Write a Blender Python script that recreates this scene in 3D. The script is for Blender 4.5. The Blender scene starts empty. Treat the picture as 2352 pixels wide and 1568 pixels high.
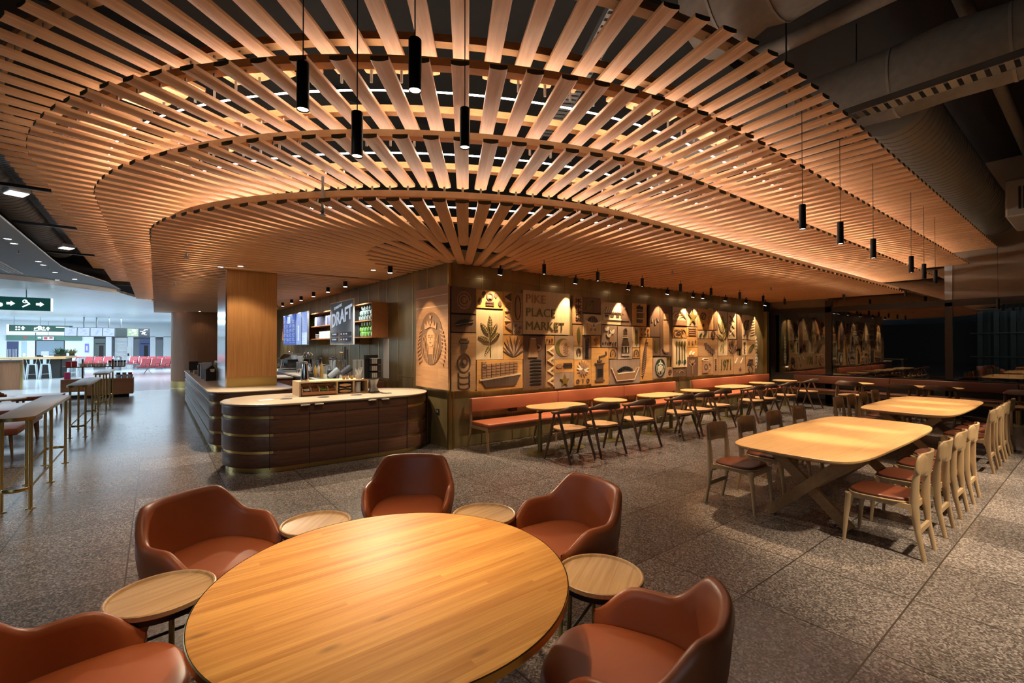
PW1, PW2, PW3, TD, MS, MW, DL, FS, FL, HA, HB, HC, WS, EXPO = 60, 105, 380, 180, 195, 210, 50, 1500, 700, 330, 220, 700, .015, 0
import bpy, bmesh, math, random
from math import sin, cos, pi, radians, sqrt, atan2, hypot
from mathutils import Vector, Matrix
random.seed(7)
SC = bpy.context.scene
COL = SC.collection
MATS = {}

# ---------------------------------------------------------------- materials
def new_mat(name):
    m = bpy.data.materials.new(name); m.use_nodes = True
    nt = m.node_tree; b = nt.nodes['Principled BSDF']
    MATS[name] = m
    return m, nt, b
def setp(b, **k):
    for key, v in k.items():
        key = key.replace('_', ' ')
        if key in b.inputs: b.inputs[key].default_value = v
def c4(c): return (c[0], c[1], c[2], 1)
def plain(name, col, rough=.5, metal=0, emit=0, spec=.5, noise=0, ecol=None, coat=0):
    m, nt, b = new_mat(name)
    setp(b, Base_Color=c4(col), Roughness=rough, Metallic=metal)
    b.inputs['Specular IOR Level'].default_value = spec
    if coat: b.inputs['Coat Weight'].default_value = coat
    if emit:
        b.inputs['Emission Color'].default_value = c4(ecol or col); b.inputs['Emission Strength'].default_value = emit
    if noise:
        tc = nt.nodes.new('ShaderNodeTexCoord'); n = nt.nodes.new('ShaderNodeTexNoise'); n.inputs['Scale'].default_value = 14; n.inputs['Detail'].default_value = 4
        mx = nt.nodes.new('ShaderNodeMixRGB'); mx.inputs['Color1'].default_value = c4([x*(1-noise) for x in col]); mx.inputs['Color2'].default_value = c4([min(1, x*(1+noise)) for x in col])
        nt.links.new(tc.outputs['Object'], n.inputs['Vector']); nt.links.new(n.outputs['Fac'], mx.inputs['Fac']); nt.links.new(mx.outputs['Color'], b.inputs['Base Color'])
    return m
def math_node(nt, op, a, bv=None):
    n = nt.nodes.new('ShaderNodeMath'); n.operation = op
    for i, v in enumerate((a, bv)):
        if v is None: continue
        if isinstance(v, (int, float)): n.inputs[i].default_value = v
        else: nt.links.new(v, n.inputs[i])
    return n.outputs[0]
def wood(name, c1, c2, axis=0, plank=0, rough=.45, grain=1.0, length=.9, knots=0, var=.35, across=None, spec=.4, coord='Object'):
    """c1 light, c2 dark; grain runs along axis; plank = strip width (0: one board)."""
    m, nt, b = new_mat(name)
    L = nt.links.new
    tc = nt.nodes.new('ShaderNodeTexCoord'); sp = nt.nodes.new('ShaderNodeSeparateXYZ'); L(tc.outputs[coord], sp.inputs[0])
    ax = [sp.outputs[i] for i in range(3)]
    al = ax[axis]; ac = ax[across if across is not None else (1 if axis != 1 else 0)]
    third = ax[3-axis-(across if across is not None else (1 if axis != 1 else 0))]
    if plank:
        row = math_node(nt, 'FLOOR', math_node(nt, 'DIVIDE', ac, plank))
        wn = nt.nodes.new('ShaderNodeTexWhiteNoise'); wn.noise_dimensions = '1D'; L(row, wn.inputs['W'])
        sh = math_node(nt, 'MULTIPLY', wn.outputs['Value'], 7.0)
        seg = math_node(nt, 'FLOOR', math_node(nt, 'DIVIDE', math_node(nt, 'ADD', al, sh), length))
        cv = nt.nodes.new('ShaderNodeCombineXYZ'); L(row, cv.inputs[0]); L(seg, cv.inputs[1])
        wn2 = nt.nodes.new('ShaderNodeTexWhiteNoise'); wn2.noise_dimensions = '3D'; L(cv.outputs[0], wn2.inputs['Vector'])
        pv = wn2.outputs['Value']
        off = math_node(nt, 'MULTIPLY', pv, 31.0)
    else:
        oi = nt.nodes.new('ShaderNodeObjectInfo'); pv = oi.outputs['Random']; off = math_node(nt, 'MULTIPLY', pv, 31.0)
    cx = nt.nodes.new('ShaderNodeCombineXYZ')
    L(math_node(nt, 'ADD', math_node(nt, 'MULTIPLY', al, 1.6), off), cx.inputs[0])
    L(math_node(nt, 'MULTIPLY', ac, 34*grain), cx.inputs[1]); L(math_node(nt, 'MULTIPLY', third, 34*grain), cx.inputs[2])
    n = nt.nodes.new('ShaderNodeTexNoise'); n.inputs['Scale'].default_value = 1.0; n.inputs['Detail'].default_value = 5; n.inputs['Roughness'].default_value = .62; n.inputs['Distortion'].default_value = .5
    L(cx.outputs[0], n.inputs['Vector'])
    fac = n.outputs['Fac']
    if var: fac = math_node(nt, 'ADD', fac, math_node(nt, 'MULTIPLY', math_node(nt, 'SUBTRACT', pv, .5), var))
    r = nt.nodes.new('ShaderNodeValToRGB'); r.color_ramp.elements[0].position = .3; r.color_ramp.elements[1].position = .72
    r.color_ramp.elements[0].color = c4(c2); r.color_ramp.elements[1].color = c4(c1)
    L(fac, r.inputs['Fac'])
    colo = r.outputs['Color']
    if knots:
        cxk = nt.nodes.new('ShaderNodeCombineXYZ'); L(math_node(nt, 'MULTIPLY', al, 2.6), cxk.inputs[0]); L(math_node(nt, 'MULTIPLY', ac, 7.5), cxk.inputs[1])
        v = nt.nodes.new('ShaderNodeTexVoronoi'); v.inputs['Scale'].default_value = 1.0; L(cxk.outputs[0], v.inputs['Vector'])
        rk = nt.nodes.new('ShaderNodeValToRGB'); rk.color_ramp.elements[0].position = .03; rk.color_ramp.elements[0].color = (.34, .34, .34, 1); rk.color_ramp.elements[1].position = .13; rk.color_ramp.elements[1].color = (1, 1, 1, 1)
        L(v.outputs['Distance'], rk.inputs['Fac'])
        mk = nt.nodes.new('ShaderNodeMixRGB'); mk.blend_type = 'MULTIPLY'; mk.inputs['Fac'].default_value = knots; L(colo, mk.inputs['Color1']); L(rk.outputs['Color'], mk.inputs['Color2']); colo = mk.outputs['Color']
    L(colo, b.inputs['Base Color'])
    b.inputs['Roughness'].default_value = rough; b.inputs['Specular IOR Level'].default_value = spec
    return m

wood('maple_slat', (.69, .385, .20), (.55, .285, .135), axis=0, rough=.5, grain=.9, var=.25, spec=.25)
plain('end_grain', (.075, .065, .03), .8)
wood('ring_wood', (.62, .35, .16), (.50, .26, .11), axis=0, rough=.6, var=0, grain=.4, spec=.2)
wood('oak_table', (.78, .41, .105), (.50, .215, .042), axis=0, plank=.040, rough=.5, spec=.25, grain=1.3, length=2.2, knots=.75, var=.26)
wood('oak_tray', (.66, .44, .23), (.44, .265, .12), axis=0, plank=.11, rough=.4, grain=1.1, length=3, knots=.5, var=.3)
wood('oak_small', (.72, .44, .18), (.60, .34, .12), axis=0, rough=.4, grain=.8, var=.1)
wood('oak_long', (.50, .31, .14), (.39, .23, .095), axis=0, rough=.42, grain=1.0, plank=.14, length=6, var=.15)
wood('ash_chair', (.42, .285, .15), (.33, .215, .11), axis=2, rough=.5, grain=.8, var=.08)
wood('walnut', (.145, .075, .042), (.075, .038, .022), axis=2, rough=.45, grain=.9, var=.1)
wood('seat_oak', (.66, .37, .18), (.50, .26, .11), axis=1, rough=.42, grain=.8, var=.1)
wood('bench_oak', (.33, .19, .085), (.235, .13, .055), axis=0, rough=.5, grain=.8, var=.1)
wood('walnut_panel', (.155, .072, .040), (.088, .040, .023), axis=0, plank=0, rough=.34, grain=.9, across=2, var=.12)
wood('walnut_strip', (.20, .085, .045), (.13, .055, .03), axis=1, rough=.42, grain=.8, across=2, var=.2)
wood('oak_column', (.47, .235, .08), (.345, .155, .048), axis=2, plank=.0, rough=.42, grain=1.6, var=.0)
wood('sapele_wall', (.285, .135, .065), (.205, .09, .042), axis=2, rough=.5, grain=1.2, var=.0)
wood('shelf_wood', (.36, .15, .055), (.27, .105, .038), axis=1, rough=.5, grain=.8, var=.0)
wood('unit_oak', (.50, .36, .22), (.42, .29, .165), axis=0, rough=.5, grain=.8, var=.0)
wood('crate_wood', (.42, .21, .10), (.30, .14, .065), axis=0, plank=.12, rough=.55, grain=.8, across=2, length=3)
# mural boards
wood('board_orange', (.52, .27, .08), (.38, .18, .05), axis=0, rough=.5, var=.15, across=2)
wood('board_light', (.50, .36, .20), (.39, .275, .15), axis=2, rough=.5, var=.15, across=0)
wood('board_mid', (.36, .20, .09), (.26, .14, .06), axis=0, rough=.5, var=.15, across=2)
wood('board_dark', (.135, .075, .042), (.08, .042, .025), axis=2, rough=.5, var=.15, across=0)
wood('board_grey', (.31, .215, .15), (.225, .15, .10), axis=2, rough=.5, var=.15, across=0)
wood('board_siren', (.46, .25, .11), (.33, .165, .07), axis=1, plank=.17, length=.6, rough=.42, var=.3, across=2, grain=.7)
wood('relief_hair', (.17, .09, .04), (.12, .06, .028), axis=2, rough=.5, across=0)
wood('relief_light', (.55, .38, .20), (.46, .31, .16), axis=2, rough=.5, across=0)
wood('relief_mid', (.30, .165, .08), (.23, .12, .06), axis=2, rough=.5, across=0)
wood('relief_dark', (.085, .05, .033), (.055, .032, .022), axis=2, rough=.5, across=0)
plain('relief_olive', (.17, .135, .035), .4, .5)
plain('relief_gold', (.45, .30, .07), .35, .8)
plain('relief_pale', (.55, .47, .33), .5)
plain('relief_green', (.02, .035, .02), .4)

plain('leather', (.33, .088, .028), .42, spec=.5, noise=.06)
plain('leather_deep', (.255, .062, .021), .38, spec=.5, noise=.06)
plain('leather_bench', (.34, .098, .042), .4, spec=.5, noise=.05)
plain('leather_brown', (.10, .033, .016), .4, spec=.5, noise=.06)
plain('leather_pad', (.105, .027, .012), .4, spec=.5, noise=.06)
plain('black_metal', (.012, .012, .013), .45, .4)
plain('steel_rod', (.33, .31, .29), .45, .6)
plain('chrome', (.72, .72, .73), .14, 1)
plain('grey_metal', (.32, .33, .34), .4, .8)
plain('olive_metal', (.215, .175, .065), .45, .7)
plain('brass_edge', (.62, .45, .17), .28, 1)
plain('brass_dark', (.40, .29, .115), .3, 1)
plain('laminate', (.19, .18, .185), .38, noise=.18)
plain('stone_top', (.40, .33, .25), .26, noise=.05)
plain('duct_fabric', (.20, .185, .17), .8, noise=.25)
plain('duct_metal', (.28, .255, .23), .6, .15, noise=.1)
plain('void_black', (.012, .012, .013), .9)
plain('ceiling_dark', (.004, .004, .005), .9, noise=.3)
plain('ceiling_grey', (.44, .56, .68), .8)
plain('hall_white', (.80, .83, .85), .5)
plain('wall_brown', (.21, .155, .11), .8, noise=.05)
plain('frame_dark', (.018, .014, .011), .5)
plain('white_paint', (.75, .76, .77), .5)
plain('stool_white', (.62, .68, .70), .35, .3)
plain('seat_red', (.50, .045, .06), .4)
plain('sign_green', (.012, .095, .085), .4, emit=.35)
plain('green_band', (.10, .22, .17), .5)
plain('pure_black', (.008, .008, .009), .5)
plain('paper', (.72, .72, .70), .6)
plain('paper_brown', (.42, .25, .12), .7)
plain('plastic_grey', (.10, .10, .11), .4)
plain('sugar_white', (.80, .78, .75), .6)
plain('sugar_brown', (.42, .19, .09), .6)
plain('sugar_green', (.22, .42, .09), .6)
plain('pink', (.65, .08, .25), .5)
plain('mug_red', (.50, .03, .03), .35)
plain('cream', (.68, .60, .48), .4)
plain('can_teal', (.10, .17, .16), .35, .3)
plain('can_green', (.12, .36, .03), .35)
plain('can_lid', (.70, .72, .70), .3, .6)
plain('bag_blue', (.065, .075, .14), .5)
plain('bag_pale', (.42, .52, .66), .5)
plain('syrup', (.55, .30, .06), .15)
plain('clear_plastic', (.50, .56, .58), .12, spec=.7)
plain('leaf_green', (.03, .07, .03), .5)
plain('leaf_yellow', (.18, .17, .04), .5)
plain('floor_marble', (.58, .60, .61), .16)
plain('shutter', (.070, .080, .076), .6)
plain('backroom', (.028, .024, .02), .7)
def emit_mat(name, col, s):
    m, nt, b = new_mat(name)
    setp(b, Base_Color=(0, 0, 0, 1)); b.inputs['Emission Color'].default_value = c4(col); b.inputs['Emission Strength'].default_value = s
    return m
emit_mat('lamp_warm', (1, .86, .66), 14)
emit_mat('lamp_white', (.92, .96, 1), 8)
emit_mat('led_line', (1, .87, .70), 98)
emit_mat('sign_white', (.85, 1, 1), 2.2)
emit_mat('screen_blue', (.30, .45, .95), .85)
emit_mat('screen_pale', (.50, .66, 1), 1.2)
emit_mat('screen_deep', (.05, .14, .62), .75)
emit_mat('screen_off', (.16, .24, .27), .6)
emit_mat('screen_map', (.55, .80, .60), 1.0)
emit_mat('screen_indigo', (.22, .24, .95), 1.0)
emit_mat('text_pale', (.72, .82, 1), .6)
emit_mat('sign_red', (.9, .1, .12), .8)
emit_mat('window_blue', (.10, .16, .42), .5)
emit_mat('window_lit', (.75, .86, 1), 1.2)

def brass_panel():
    m, nt, b = new_mat('brass_panel'); L = nt.links.new
    tc = nt.nodes.new('ShaderNodeTexCoord'); mp = nt.nodes.new('ShaderNodeMapping'); mp.inputs['Scale'].default_value = (2.2, 2.2, .7); L(tc.outputs['Object'], mp.inputs[0])
    n = nt.nodes.new('ShaderNodeTexNoise'); n.inputs['Scale'].default_value = 1.3; n.inputs['Detail'].default_value = 6; L(mp.outputs[0], n.inputs['Vector'])
    r = nt.nodes.new('ShaderNodeValToRGB'); e = r.color_ramp.elements; e[0].position = .3; e[1].position = .7; e[0].color = (.16, .115, .05, 1); e[1].color = (.31, .225, .10, 1); L(n.outputs['Fac'], r.inputs['Fac']); L(r.outputs['Color'], b.inputs['Base Color'])
    n2 = nt.nodes.new('ShaderNodeTexNoise'); n2.inputs['Scale'].default_value = 5; n2.inputs['Detail'].default_value = 5; L(tc.outputs['Object'], n2.inputs['Vector'])
    rr = nt.nodes.new('ShaderNodeMapRange'); rr.inputs['To Min'].default_value = .31; rr.inputs['To Max'].default_value = .39; L(n2.outputs['Fac'], rr.inputs['Value']); L(rr.outputs[0], b.inputs['Roughness'])
    b.inputs['Metallic'].default_value = .55
brass_panel()

def terrazzo():
    m, nt, b = new_mat('terrazzo'); L = nt.links.new
    tc = nt.nodes.new('ShaderNodeTexCoord')
    v = nt.nodes.new('ShaderNodeTexVoronoi'); v.inputs['Scale'].default_value = 95; L(tc.outputs['Object'], v.inputs['Vector'])
    s = nt.nodes.new('ShaderNodeSeparateColor'); L(v.outputs['Color'], s.inputs[0])
    r = nt.nodes.new('ShaderNodeValToRGB'); r.color_ramp.interpolation = 'CONSTANT'; e = r.color_ramp.elements
    e[0].position = 0; e[0].color = (.078, .064, .057, 1); e[1].position = .3; e[1].color = (.145, .121, .108, 1)
    for p, c in ((.55, (.20, .17, .152, 1)), (.78, (.29, .255, .232, 1)), (.93, (.105, .084, .076, 1))):
        x = e.new(p); x.color = c
    L(s.outputs[0], r.inputs['Fac'])
    n = nt.nodes.new('ShaderNodeTexNoise'); n.inputs['Scale'].default_value = 1.1; n.inputs['Detail'].default_value = 3; L(tc.outputs['Object'], n.inputs['Vector'])
    sp = nt.nodes.new('ShaderNodeSeparateXYZ'); L(tc.outputs['Object'], sp.inputs[0])
    def tile(o, off, pitch):
        q = math_node(nt, 'DIVIDE', math_node(nt, 'ADD', o, off), pitch)
        fr = math_node(nt, 'FRACT', q)
        d = math_node(nt, 'MINIMUM', fr, math_node(nt, 'SUBTRACT', 1.0, fr))
        return math_node(nt, 'FLOOR', q), math_node(nt, 'LESS_THAN', math_node(nt, 'MULTIPLY', d, pitch), .005)
    fx, lx = tile(sp.outputs[0], .165+10*.836, .836); fy, ly = tile(sp.outputs[1], 20*.72-7.3+7.2, .72)
    cv = nt.nodes.new('ShaderNodeCombineXYZ'); L(fx, cv.inputs[0]); L(fy, cv.inputs[1])
    wn = nt.nodes.new('ShaderNodeTexWhiteNoise'); L(cv.outputs[0], wn.inputs['Vector'])
    k = math_node(nt, 'ADD', .68, math_node(nt, 'ADD', math_node(nt, 'MULTIPLY', wn.outputs['Value'], .38), math_node(nt, 'MULTIPLY', n.outputs['Fac'], .22)))
    mul = nt.nodes.new('ShaderNodeVectorMath'); mul.operation = 'SCALE'; L(r.outputs['Color'], mul.inputs[0]); L(k, mul.inputs['Scale'])
    mx = nt.nodes.new('ShaderNodeMixRGB'); L(math_node(nt, 'MAXIMUM', lx, ly), mx.inputs['Fac']); L(mul.outputs[0], mx.inputs['Color1']); mx.inputs['Color2'].default_value = (.035, .028, .024, 1)
    L(mx.outputs['Color'], b.inputs['Base Color'])
    b.inputs['Roughness'].default_value = .25; b.inputs['Specular IOR Level'].default_value = .5
terrazzo()

def linear_ceiling():
    m, nt, b = new_mat('linear_ceiling'); L = nt.links.new
    tc = nt.nodes.new('ShaderNodeTexCoord'); sp = nt.nodes.new('ShaderNodeSeparateXYZ'); L(tc.outputs['Object'], sp.inputs[0])
    fr = math_node(nt, 'FRACT', math_node(nt, 'MULTIPLY', sp.outputs[1], 2.0)); lt = math_node(nt, 'LESS_THAN', fr, .12)
    mx = nt.nodes.new('ShaderNodeMixRGB'); L(lt, mx.inputs['Fac']); mx.inputs['Color1'].default_value = (.66, .76, .82, 1); mx.inputs['Color2'].default_value = (.34, .44, .52, 1)
    L(mx.outputs['Color'], b.inputs['Base Color']); b.inputs['Roughness'].default_value = .3
linear_ceiling()

def pane_mat():
    m, nt, b = new_mat('window_glass'); L = nt.links.new
    nt.nodes.remove(b); out = [n for n in nt.nodes if n.type == 'OUTPUT_MATERIAL'][0]
    tr = nt.nodes.new('ShaderNodeBsdfTransparent'); tr.inputs['Color'].default_value = (.55, .56, .54, 1)
    gl = nt.nodes.new('ShaderNodeBsdfGlossy'); gl.inputs['Color'].default_value = (1, 1, 1, 1); gl.inputs['Roughness'].default_value = 0
    fr = nt.nodes.new('ShaderNodeFresnel'); fr.inputs['IOR'].default_value = 2.1
    mx = nt.nodes.new('ShaderNodeMixShader'); L(fr.outputs[0], mx.inputs[0]); L(tr.outputs[0], mx.inputs[1]); L(gl.outputs[0], mx.inputs[2]); L(mx.outputs[0], out.inputs['Surface'])
pane_mat()

# ---------------------------------------------------------------- mesh builder
class MB:
    def __init__(self): self.bm = bmesh.new()
    def box(self, c, s, rz=0, M=None):
        T = Matrix.Translation(Vector(c)) @ Matrix.Rotation(rz, 4, 'Z') @ Matrix.Diagonal((s[0], s[1], s[2], 1))
        if M is not None: T = M @ T
        bmesh.ops.create_cube(self.bm, size=1, matrix=T); return self
    def b2(self, a, b): return self.box([(a[i]+b[i])/2 for i in range(3)], [abs(b[i]-a[i]) for i in range(3)])
    def cyl(self, p0, p1, r0, r1=None, n=16, cap=True):
        p0 = Vector(p0); p1 = Vector(p1); d = p1-p0; r1 = r0 if r1 is None else r1
        T = Matrix.Translation((p0+p1)/2) @ d.to_track_quat('Z', 'Y').to_matrix().to_4x4()
        bmesh.ops.create_cone(self.bm, cap_ends=cap, cap_tris=False, segments=n, radius1=r0, radius2=r1, depth=d.length, matrix=T); return self
    def ball(self, c, r, n=12, s=(1, 1, 1), M=None):
        T = Matrix.Translation(Vector(c)) @ Matrix.Diagonal((s[0], s[1], s[2], 1))
        if M is not None: T = M @ T
        bmesh.ops.create_uvsphere(self.bm, u_segments=n, v_segments=max(6, n//2), radius=r, matrix=T); return self
    def lathe(self, prof, n=32, c=(0, 0, 0)):
        rings = []
        for r, z in prof:
            if r < 1e-5: rings.append([self.bm.verts.new((c[0], c[1], c[2]+z))])
            else: rings.append([self.bm.verts.new((c[0]+r*cos(2*pi*k/n), c[1]+r*sin(2*pi*k/n), c[2]+z)) for k in range(n)])
        for a, b in zip(rings, rings[1:]):
            for k in range(n):
                k2 = (k+1) % n
                vs = [a[k % len(a)], a[k2 % len(a)], b[k2 % len(b)], b[k % len(b)]]
                vs = list(dict.fromkeys(vs))
                if len(vs) > 2:
                    try: self.bm.faces.new(vs)
                    except ValueError: pass
        return self
    def prism(self, poly, h0, h1, M=None):
        """poly in (x,y), extruded in z from h0 to h1, then matrix M."""
        M = M or Matrix.Identity(4)
        lo = [self.bm.verts.new(M @ Vector((x, y, h0))) for x, y in poly]; hi = [self.bm.verts.new(M @ Vector((x, y, h1))) for x, y in poly]
        n = len(poly)
        try:
            self.bm.faces.new(lo[::-1]); self.bm.faces.new(hi)
            for k in range(n): self.bm.faces.new((lo[k], lo[(k+1) % n], hi[(k+1) % n], hi[k]))
        except ValueError: pass
        return self
    def loft(self, rings, closed=True, cap=True):
        """rings: lists of 3D points of equal length."""
        R = [[self.bm.verts.new(p) for p in r] for r in rings]
        n = len(R[0])
        for a, b in zip(R, R[1:]):
            for k in range(n if closed else n-1):
                self.bm.faces.new((a[k], a[(k+1) % n], b[(k+1) % n], b[k]))
        if cap and closed:
            self.bm.faces.new(R[0][::-1]); self.bm.faces.new(R[-1])
        return self
    def tube(self, pts, r, n=8, closed=False, rr=None):
        pts = [Vector(p) for p in pts]; N = len(pts); rings = []
        prev = None
        for i, p in enumerate(pts):
            if closed: t = pts[(i+1) % N]-pts[i-1]
            else: t = pts[min(i+1, N-1)]-pts[max(i-1, 0)]
            t.normalize()
            if prev is None:
                u = t.cross(Vector((0, 0, 1)))
                if u.length < 1e-3: u = Vector((1, 0, 0))
            else: u = prev - t*prev.dot(t)
            u.normalize(); prev = u; v = t.cross(u)
            rad = rr[i] if rr else r
            ra, rb = rad if isinstance(rad, tuple) else (rad, rad)
            rings.append([p+u*ra*cos(2*pi*k/n)+v*rb*sin(2*pi*k/n) for k in range(n)])
        if closed: rings.append(rings[0]); return self.loft(rings, cap=False)
        return self.loft(rings)
    def bevel(self, w, seg=2, ang=40):
        self.bm.normal_update()
        ed = [e for e in self.bm.edges if len(e.link_faces) == 2 and e.calc_face_angle(0) > radians(ang)]
        bmesh.ops.bevel(self.bm, geom=ed, offset=w, segments=seg, affect='EDGES', profile=.5, clamp_overlap=True); return self
    def mesh(self, name, mat, smooth=None):
        bm = self.bm
        bmesh.ops.recalc_face_normals(bm, faces=bm.faces[:])
        me = bpy.data.meshes.new(name)
        mats = mat if isinstance(mat, (list, tuple)) else [mat]
        bm.to_mesh(me); bm.free()
        for m in mats: me.materials.append(MATS[m])
        if smooth:
            me.polygons.foreach_set('use_smooth', [True]*len(me.polygons))
            me.set_sharp_from_angle(angle=radians(smooth))
        return me
def link(name, me, parent=None, loc=(0, 0, 0), rz=0):
    o = bpy.data.objects.new(name, me); COL.objects.link(o)
    if parent is not None: o.parent = parent
    o.location = loc; o.rotation_euler = (0, 0, rz)
    return o
def part(name, mb, mat, parent=None, smooth=None, loc=(0, 0, 0), rz=0, label=None):
    o = link(name, mb.mesh(name, mat, smooth) if isinstance(mb, MB) else mb, parent, loc, rz)
    if label: o['label'] = label
    return o
def tag(o, label, cat, group=None, kind=None):
    o['label'] = label; o['category'] = cat
    if group: o['group'] = group
    if kind: o['kind'] = kind
    return o
def thing(name, label, cat, loc=(0, 0, 0), rz=0, group=None):
    o = link(name, None, None, loc, rz); return tag(o, label, cat, group)
def solo(name, mb, mat, label, cat, loc=(0, 0, 0), rz=0, group=None, smooth=None):
    return tag(part(name, mb, mat, None, smooth, loc, rz), label, cat, group)
def struct(name, mb, mat, smooth=None, parent=None):
    o = part(name, mb, mat, parent, smooth)
    if parent is None: o['kind'] = 'structure'
    return o
def dup(root, loc, rz, label, group=None):
    r = root.copy(); COL.objects.link(r); r.location = loc; r.rotation_euler = (0, 0, rz); r['label'] = label
    if group: r['group'] = group
    for ch in list(root.children):
        c = ch.copy(); COL.objects.link(c); c.parent = r
        for g in list(ch.children):
            d = g.copy(); COL.objects.link(d); d.parent = c
    return r
def superell(a, b, n=2.0, k=48, c=(0, 0)):
    out = []
    for i in range(k):
        t = 2*pi*i/k; ct, st = cos(t), sin(t)
        out.append((c[0]+a*abs(ct)**(2/n)*(1 if ct >= 0 else -1), c[1]+b*abs(st)**(2/n)*(1 if st >= 0 else -1)))
    return out
def rrect(x0, y0, x1, y1, r, k=6):
    out = []
    for cx, cy, a0 in ((x1-r, y1-r, 0), (x0+r, y1-r, 90), (x0+r, y0+r, 180), (x1-r, y0+r, 270)):
        for i in range(k+1):
            a = radians(a0+90*i/k); out.append((cx+r*cos(a), cy+r*sin(a)))
    return out
def stadium(L, W, k=16):
    r = W/2; h = L/2-r; out = []
    for i in range(k+1):
        a = -pi/2+pi*i/k; out.append((h+r*cos(a), r*sin(a)))
    for i in range(k+1):
        a = pi/2+pi*i/k; out.append((-h+r*cos(a), r*sin(a)))
    return out
def slab(poly, z0, z1, edge, M=None):
    """a disc/slab with rounded edge: poly scaled inward at top and bottom by edge."""
    mb = MB()
    cx = sum(p[0] for p in poly)/len(poly); cy = sum(p[1] for p in poly)/len(poly)
    def off(d):
        out = []; n = len(poly)
        for i in range(n):
            a = Vector(poly[i-1]); b = Vector(poly[i]); c = Vector(poly[(i+1) % n])
            t = (c-a); 
            if t.length < 1e-9: out.append(tuple(b)); continue
            t.normalize(); nn = Vector((t.y, -t.x)); out.append((b.x-nn.x*d, b.y-nn.y*d))
        return out
    rings = []
    for d, z in ((edge, z0), (edge*.3, z0+edge*.3), (0, z0+edge), (0, z1-edge), (edge*.3, z1-edge*.3), (edge, z1)):
        rings.append([Vector((x, y, z)) for x, y in off(d)])
    mb.loft(rings)
    return mb
def text_mesh(s, size, depth, mat, font_scale=(1, 1), off=0, align='CENTER', sp=1):
    cu = bpy.data.curves.new('lettering', 'FONT'); cu.body = s; cu.size = size; cu.extrude = depth; cu.align_x = align; cu.align_y = 'CENTER'; cu.offset = off; cu.space_character = sp; cu.resolution_u = 3
    o = bpy.data.objects.new('lettering', cu); COL.objects.link(o)
    dg = bpy.context.evaluated_depsgraph_get(); me = bpy.data.meshes.new_from_object(o.evaluated_get(dg))
    bpy.data.objects.remove(o); bpy.data.curves.remove(cu)
    me.transform(Matrix.Diagonal((font_scale[0], font_scale[1], 1, 1)))
    me.materials.clear(); me.materials.append(MATS[mat]); me.name = 'lettering'
    return me
# ---------------------------------------------------------------- camera
FPX = 1061.0; CAMH = 1.7; YAW = radians(37.66); PIT = math.atan(9/FPX)
cam = bpy.data.cameras.new('camera'); cam.sensor_width = 36; cam.lens = FPX/2352*36; cam.clip_end = 200; cam.clip_start = .05
co = bpy.data.objects.new('camera', cam); COL.objects.link(co); co.location = (0, 0, CAMH); co.rotation_euler = (pi/2+PIT, 0, -YAW); SC.camera = co
CW = (3.8, 6.61)          # the corner where the two brass walls meet
XG = 15.5                 # glass wall plane
# ---------------------------------------------------------------- shell
struct('floor', MB().b2((-30, -20, -.1), (26, 22.3, 0)), 'terrazzo')
struct('floor_hall', MB().b2((-40, 22.3, -.1), (26, 60, 0)), 'floor_marble')
def seams_y(x, ys, z0, z1, d=.006):
    mb = MB()
    for y in ys: mb.b2((x-d, y-.011, z0), (x, y+.011, z1))
    return mb
wl = struct('wall_left', MB().b2((3.8, 6.61, 0), (4.1, 22, 3.3)), 'brass_panel')
ys = [7.36, 7.95, 8.6, 9.16, 9.6]+[10.2+.62*k for k in range(19)]
struct('trim_1', seams_y(3.8, ys, 0, 3.05).b2((3.796, 9.07, 2.36), (3.8, 9.62, 2.375)).b2((3.796, 7.9, 1.1), (3.8, 8.6, 1.11)), 'brass_edge')
struct('wall_right', MB().b2((4.1, 6.61, 0), (15.0, 6.9, 3.3)), 'brass_panel')
mb = MB()
for k in range(17): mb.b2((4.44+.66*k, 6.604, 0), (4.454+.66*k, 6.61, 3.05))
struct('trim_2', mb.b2((4.1, 6.605, 2.84), (15, 6.61, 2.848)), 'brass_dark')
struct('trim_3', MB().b2((3.785, 6.595, 0), (3.83, 6.64, 3.05)).b2((3.86, 6.603, 0), (3.90, 6.612, 1.0)), 'brass_dark')
struct('trim_4', MB().b2((14.98, 6.5, 0), (15.13, 6.9, 2.75)), 'brass_dark')
struct('wall_back', MB().b2((15.13, 6.61, 0), (XG, 6.9, 3.3)), 'frame_dark')
# wood end wall with rounded nose behind the counters
nose = [(4.1, 22.55)]+[(1.45+.95*cos(a)*1.0, 23.5+.95*sin(a)) for a in [radians(-90-180*k/20) for k in range(21)]]+[(4.1, 24.45)]
struct('wall_end', MB().prism(nose, .25, 3.4), 'sapele_wall', 40)
nb = [(x, y) for x, y in nose]
struct('baseboard_end', MB().prism([(4.1, 22.53)]+[(1.45+.965*cos(a), 23.5+.965*sin(a)) for a in [radians(-90-180*k/20) for k in range(21)]]+[(4.1, 24.47)], 0, .25), 'brass_edge', 40)
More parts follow.
